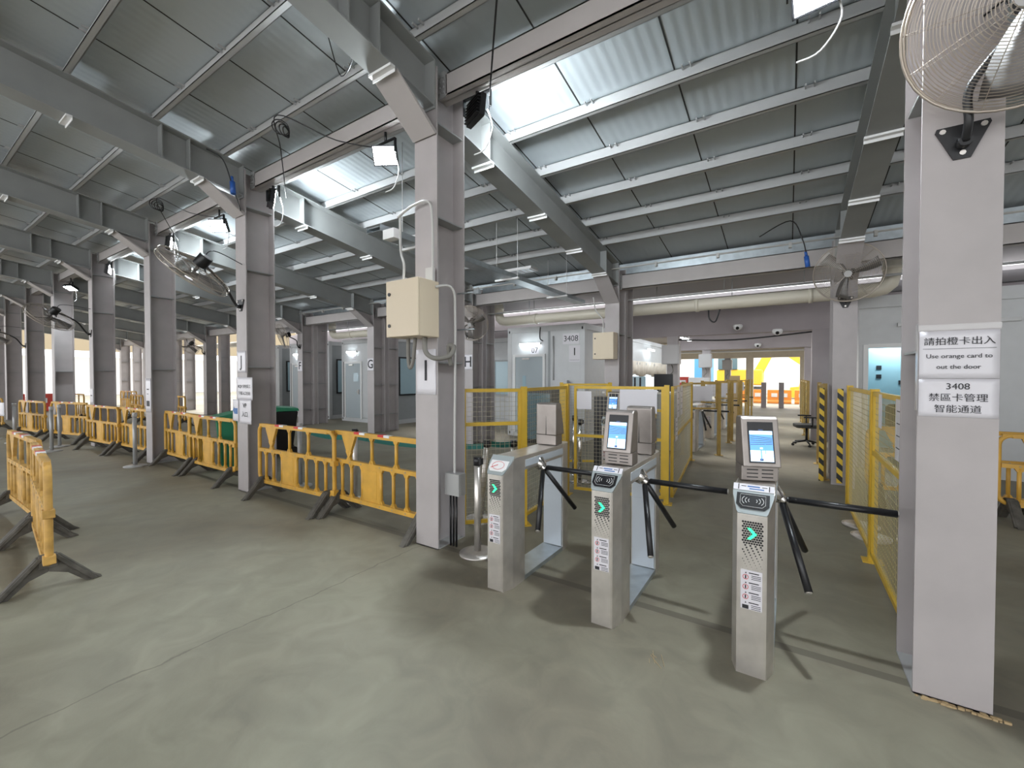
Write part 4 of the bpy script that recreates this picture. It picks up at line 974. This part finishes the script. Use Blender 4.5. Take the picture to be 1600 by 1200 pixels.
t = notice('column_notice', 'white sheet with a black letter I on the column with the beige box', cx(1), Y1, 1.64, .25, .42)
b = nb(); bx(b, -.014, .014, -.0055, -.004, -.08, .11); obj('lettering', b, M['ink'], t)
t = notice('direction_notice', 'white staff entrance direction notice on the column left of the near barriers', cx(2)+.14, Y1-.03, 1.43, .44, .31)
tx(t, 'BCJV 分包員工', .054, 0, .03, bold=0); tx(t, '下班入口方向', .054, 0, -.065, bold=0)
t = notice('direction_notice', 'white VP notice hanging below the staff entrance notice', cx(2)+.17, Y1-.04, 1.12, .34, .33)
tx(t, 'VP', .085, 0, .08); tx(t, '入口', .08, 0, -.04)
t = notice('direction_notice', 'white sheet with a blue left arrow beside the VP notice', cx(2)-.08, Y1-.045, 1.13, .16, .30)
b = nb(); prism(b, [(-.07, 0), (-.03, .05), (-.03, .03), (.06, .03), (.06, -.05), (-.03, -.05), (-.03, -.04)], 'y', -.006, -.004); obj('blue_arrow', b, M['inkb'], t)
t = notice('column_notice', 'white sheet with black letter J high on the column with the VP notice', cx(2), Y1, 1.80, .24, .30); tx(t, 'J', .22, 0, 0)
for n, s_ in ((2, 'H'), (3, 'G'), (4, 'F'), (5, 'E')):
    t = notice('column_letter_sign', 'white sheet with black letter '+s_+' on a second row column', cx(n), Y2, 1.93, .26, .36); tx(t, s_, .34, 0, 0, bold=.004)
t = notice('column_notice', 'white taped sheets on the fourth front column', cx(3), Y1, 1.25, .26, .62)
b = nb(); bx(b, -.07, .07, -.006, -.004, -.20, -.10); bx(b, -.05, .05, -.006, -.004, .1, .12); bx(b, -.05, .03, -.006, -.004, .02, .03); obj('lettering', b, M['ink'], t)
t = notice('column_notice', 'white sheet low on the fifth front column', cx(4), Y1, 1.15, .24, .34)
b = nb(); bx(b, -.06, .06, -.006, -.004, .0, .02); obj('lettering', b, M['ink'], t)
t = notice('hanging_notice', 'white landscape notice tied to a barrier at the far left', -15.9, 1.75, .82, .95, .32, rz=R(10)); tx(t, '入口 VP', .09, 0, 0)

# ------------------------------------------------------------------ wheelie bin
def bin_(x, y, lab, body):
    t = thing('wheeled_bin', lab, 'bin', (x, y, 0), R(-20)); t.scale = (1, 1, .93); b = nb()
    A = [(-.24, -.28), (.24, -.28), (.24, .24), (-.24, .24)]; B_ = [(-.30, -.36), (.30, -.36), (.30, .34), (-.30, .34)]
    a = [b.verts.new((x_, y_, .07)) for x_, y_ in A]; c = [b.verts.new((x_, y_, .96)) for x_, y_ in B_]
    b.faces.new(a[::-1]); b.faces.new(c)
    for i in range(4): b.faces.new((a[i], a[(i+1) % 4], c[(i+1) % 4], c[i]))
    obj('bin_body', b, M[body], t, bevel=.015)
    b = nb(); prism(b, [(-.40, .97), (.36, .97), (.34, 1.03), (-.1, 1.07), (-.38, 1.0)], 'x', -.32, .32); obj('lid', b, M['green'], t, bevel=.01)
    for s_ in (-.25, .25):
        b = nb(); cyl(b, (s_-.03, .26, .1), (s_+.03, .26, .1), .1, 18); obj('wheel', b, M['black'], t)
bin_(-7.95, 3.58, 'green wheeled bin half hidden left of the VP notice column', 'green')
bin_(-8.7, 4.6, 'black wheeled bin with green lid right of the VP notice column', 'black')

# twigs on the floor by the middle turnstile
b = nb()
for i in range(6):
    a = R(-60+random.uniform(-22, 22)); c = Vector((-.60+random.uniform(-.05, .05), 2.42+random.uniform(-.05, .04), .004)); d = Vector((math.cos(a), math.sin(a), 0))*random.uniform(.02, .06)
    cyl(b, c-d, c+d+Vector((0, 0, .003)), .0015, 4)
tag(obj('straw_debris', b, M['cardbd']), 'few dry straws lying on the floor between the front turnstiles', 'debris', kind='stuff')
b = nb()
for i in range(60):
    x = random.uniform(.54, .86); y = 2.872-random.random()*.02-(.0); s_ = random.uniform(.004, .012)
    bx(b, x, x+s_*1.8, y-s_, y, 0, s_)
tag(obj('grout_crumbs', b, M['cardbd']), 'crumbling grout along the foot of the nearest right column', 'debris', kind='stuff')

# ------------------------------------------------------------------ outside, left end and beyond the corridor
t = thing('neighbouring_building', 'pale facade with a cream band beyond the left opening', 'building', (-46, -6, 0))
b = nb(); bx(b, -.4, 0, 0, 40, 3.6, 6.4); obj('upper_band', b, M['facade'], t)
for k in range(7):
    b = nb(); bx(b, -.3, 0, 1.5+6*k, 1.9+6*k, 0, 3.6); obj('support_post', b, M['white'], t)
b = nb(); bx(b, -3.2, -3, 0, 40, 0, 3.2); obj('back_wall', b, M['white'], t)
t = thing('excavator', 'yellow excavator beyond the bright far end of the corridor', 'excavator', (-3.2, 36, 0))
b = nb(); bx(b, -1.6, 1.6, -.5, .1, .1, .8); bx(b, -1.6, 1.6, 1.7, 2.3, .1, .8); obj('track', b, M['dark'], t, bevel=.15)
b = nb(); bx(b, -1.4, 1.6, -.4, 2.2, .95, 2.1); obj('upper_body', b, M['excav'], t, bevel=.1)
b = nb(); bx(b, -1.3, 0, -.5, .5, 2.1, 3.1); obj('cab', b, M['glassb'], t, bevel=.05)
b = nb(); prism(b, [(.8, 1.6), (2.1, 4.2), (2.5, 4.3), (4.6, 2.4), (4.3, 2.1), (2.4, 3.6), (1.5, 1.6)], 'y', .7, 1.1); obj('boom', b, M['excav'], t)
b = nb(); prism(b, [(4.2, 2.6), (4.6, 2.5), (4.1, .7), (3.8, .8)], 'y', .75, 1.05); prism(b, [(4.2, .9), (3.3, .8), (3.2, .1), (4.0, 0)], 'y', .4, 1.4); obj('bucket_arm', b, M['excav'], t)
b = nb(); bx(b, -6.6, -5.4, 38, 40, 0, 3.2); tag(obj('site_container', b, M['bluec']), 'blue site container beyond the bright far end of the corridor', 'container')
b = nb(); bx(b, -14, 12, 46, 46.3, 0, 3.4); tag(obj('site_hoarding', b, M['white']), 'white hoarding behind the excavator', 'hoarding')
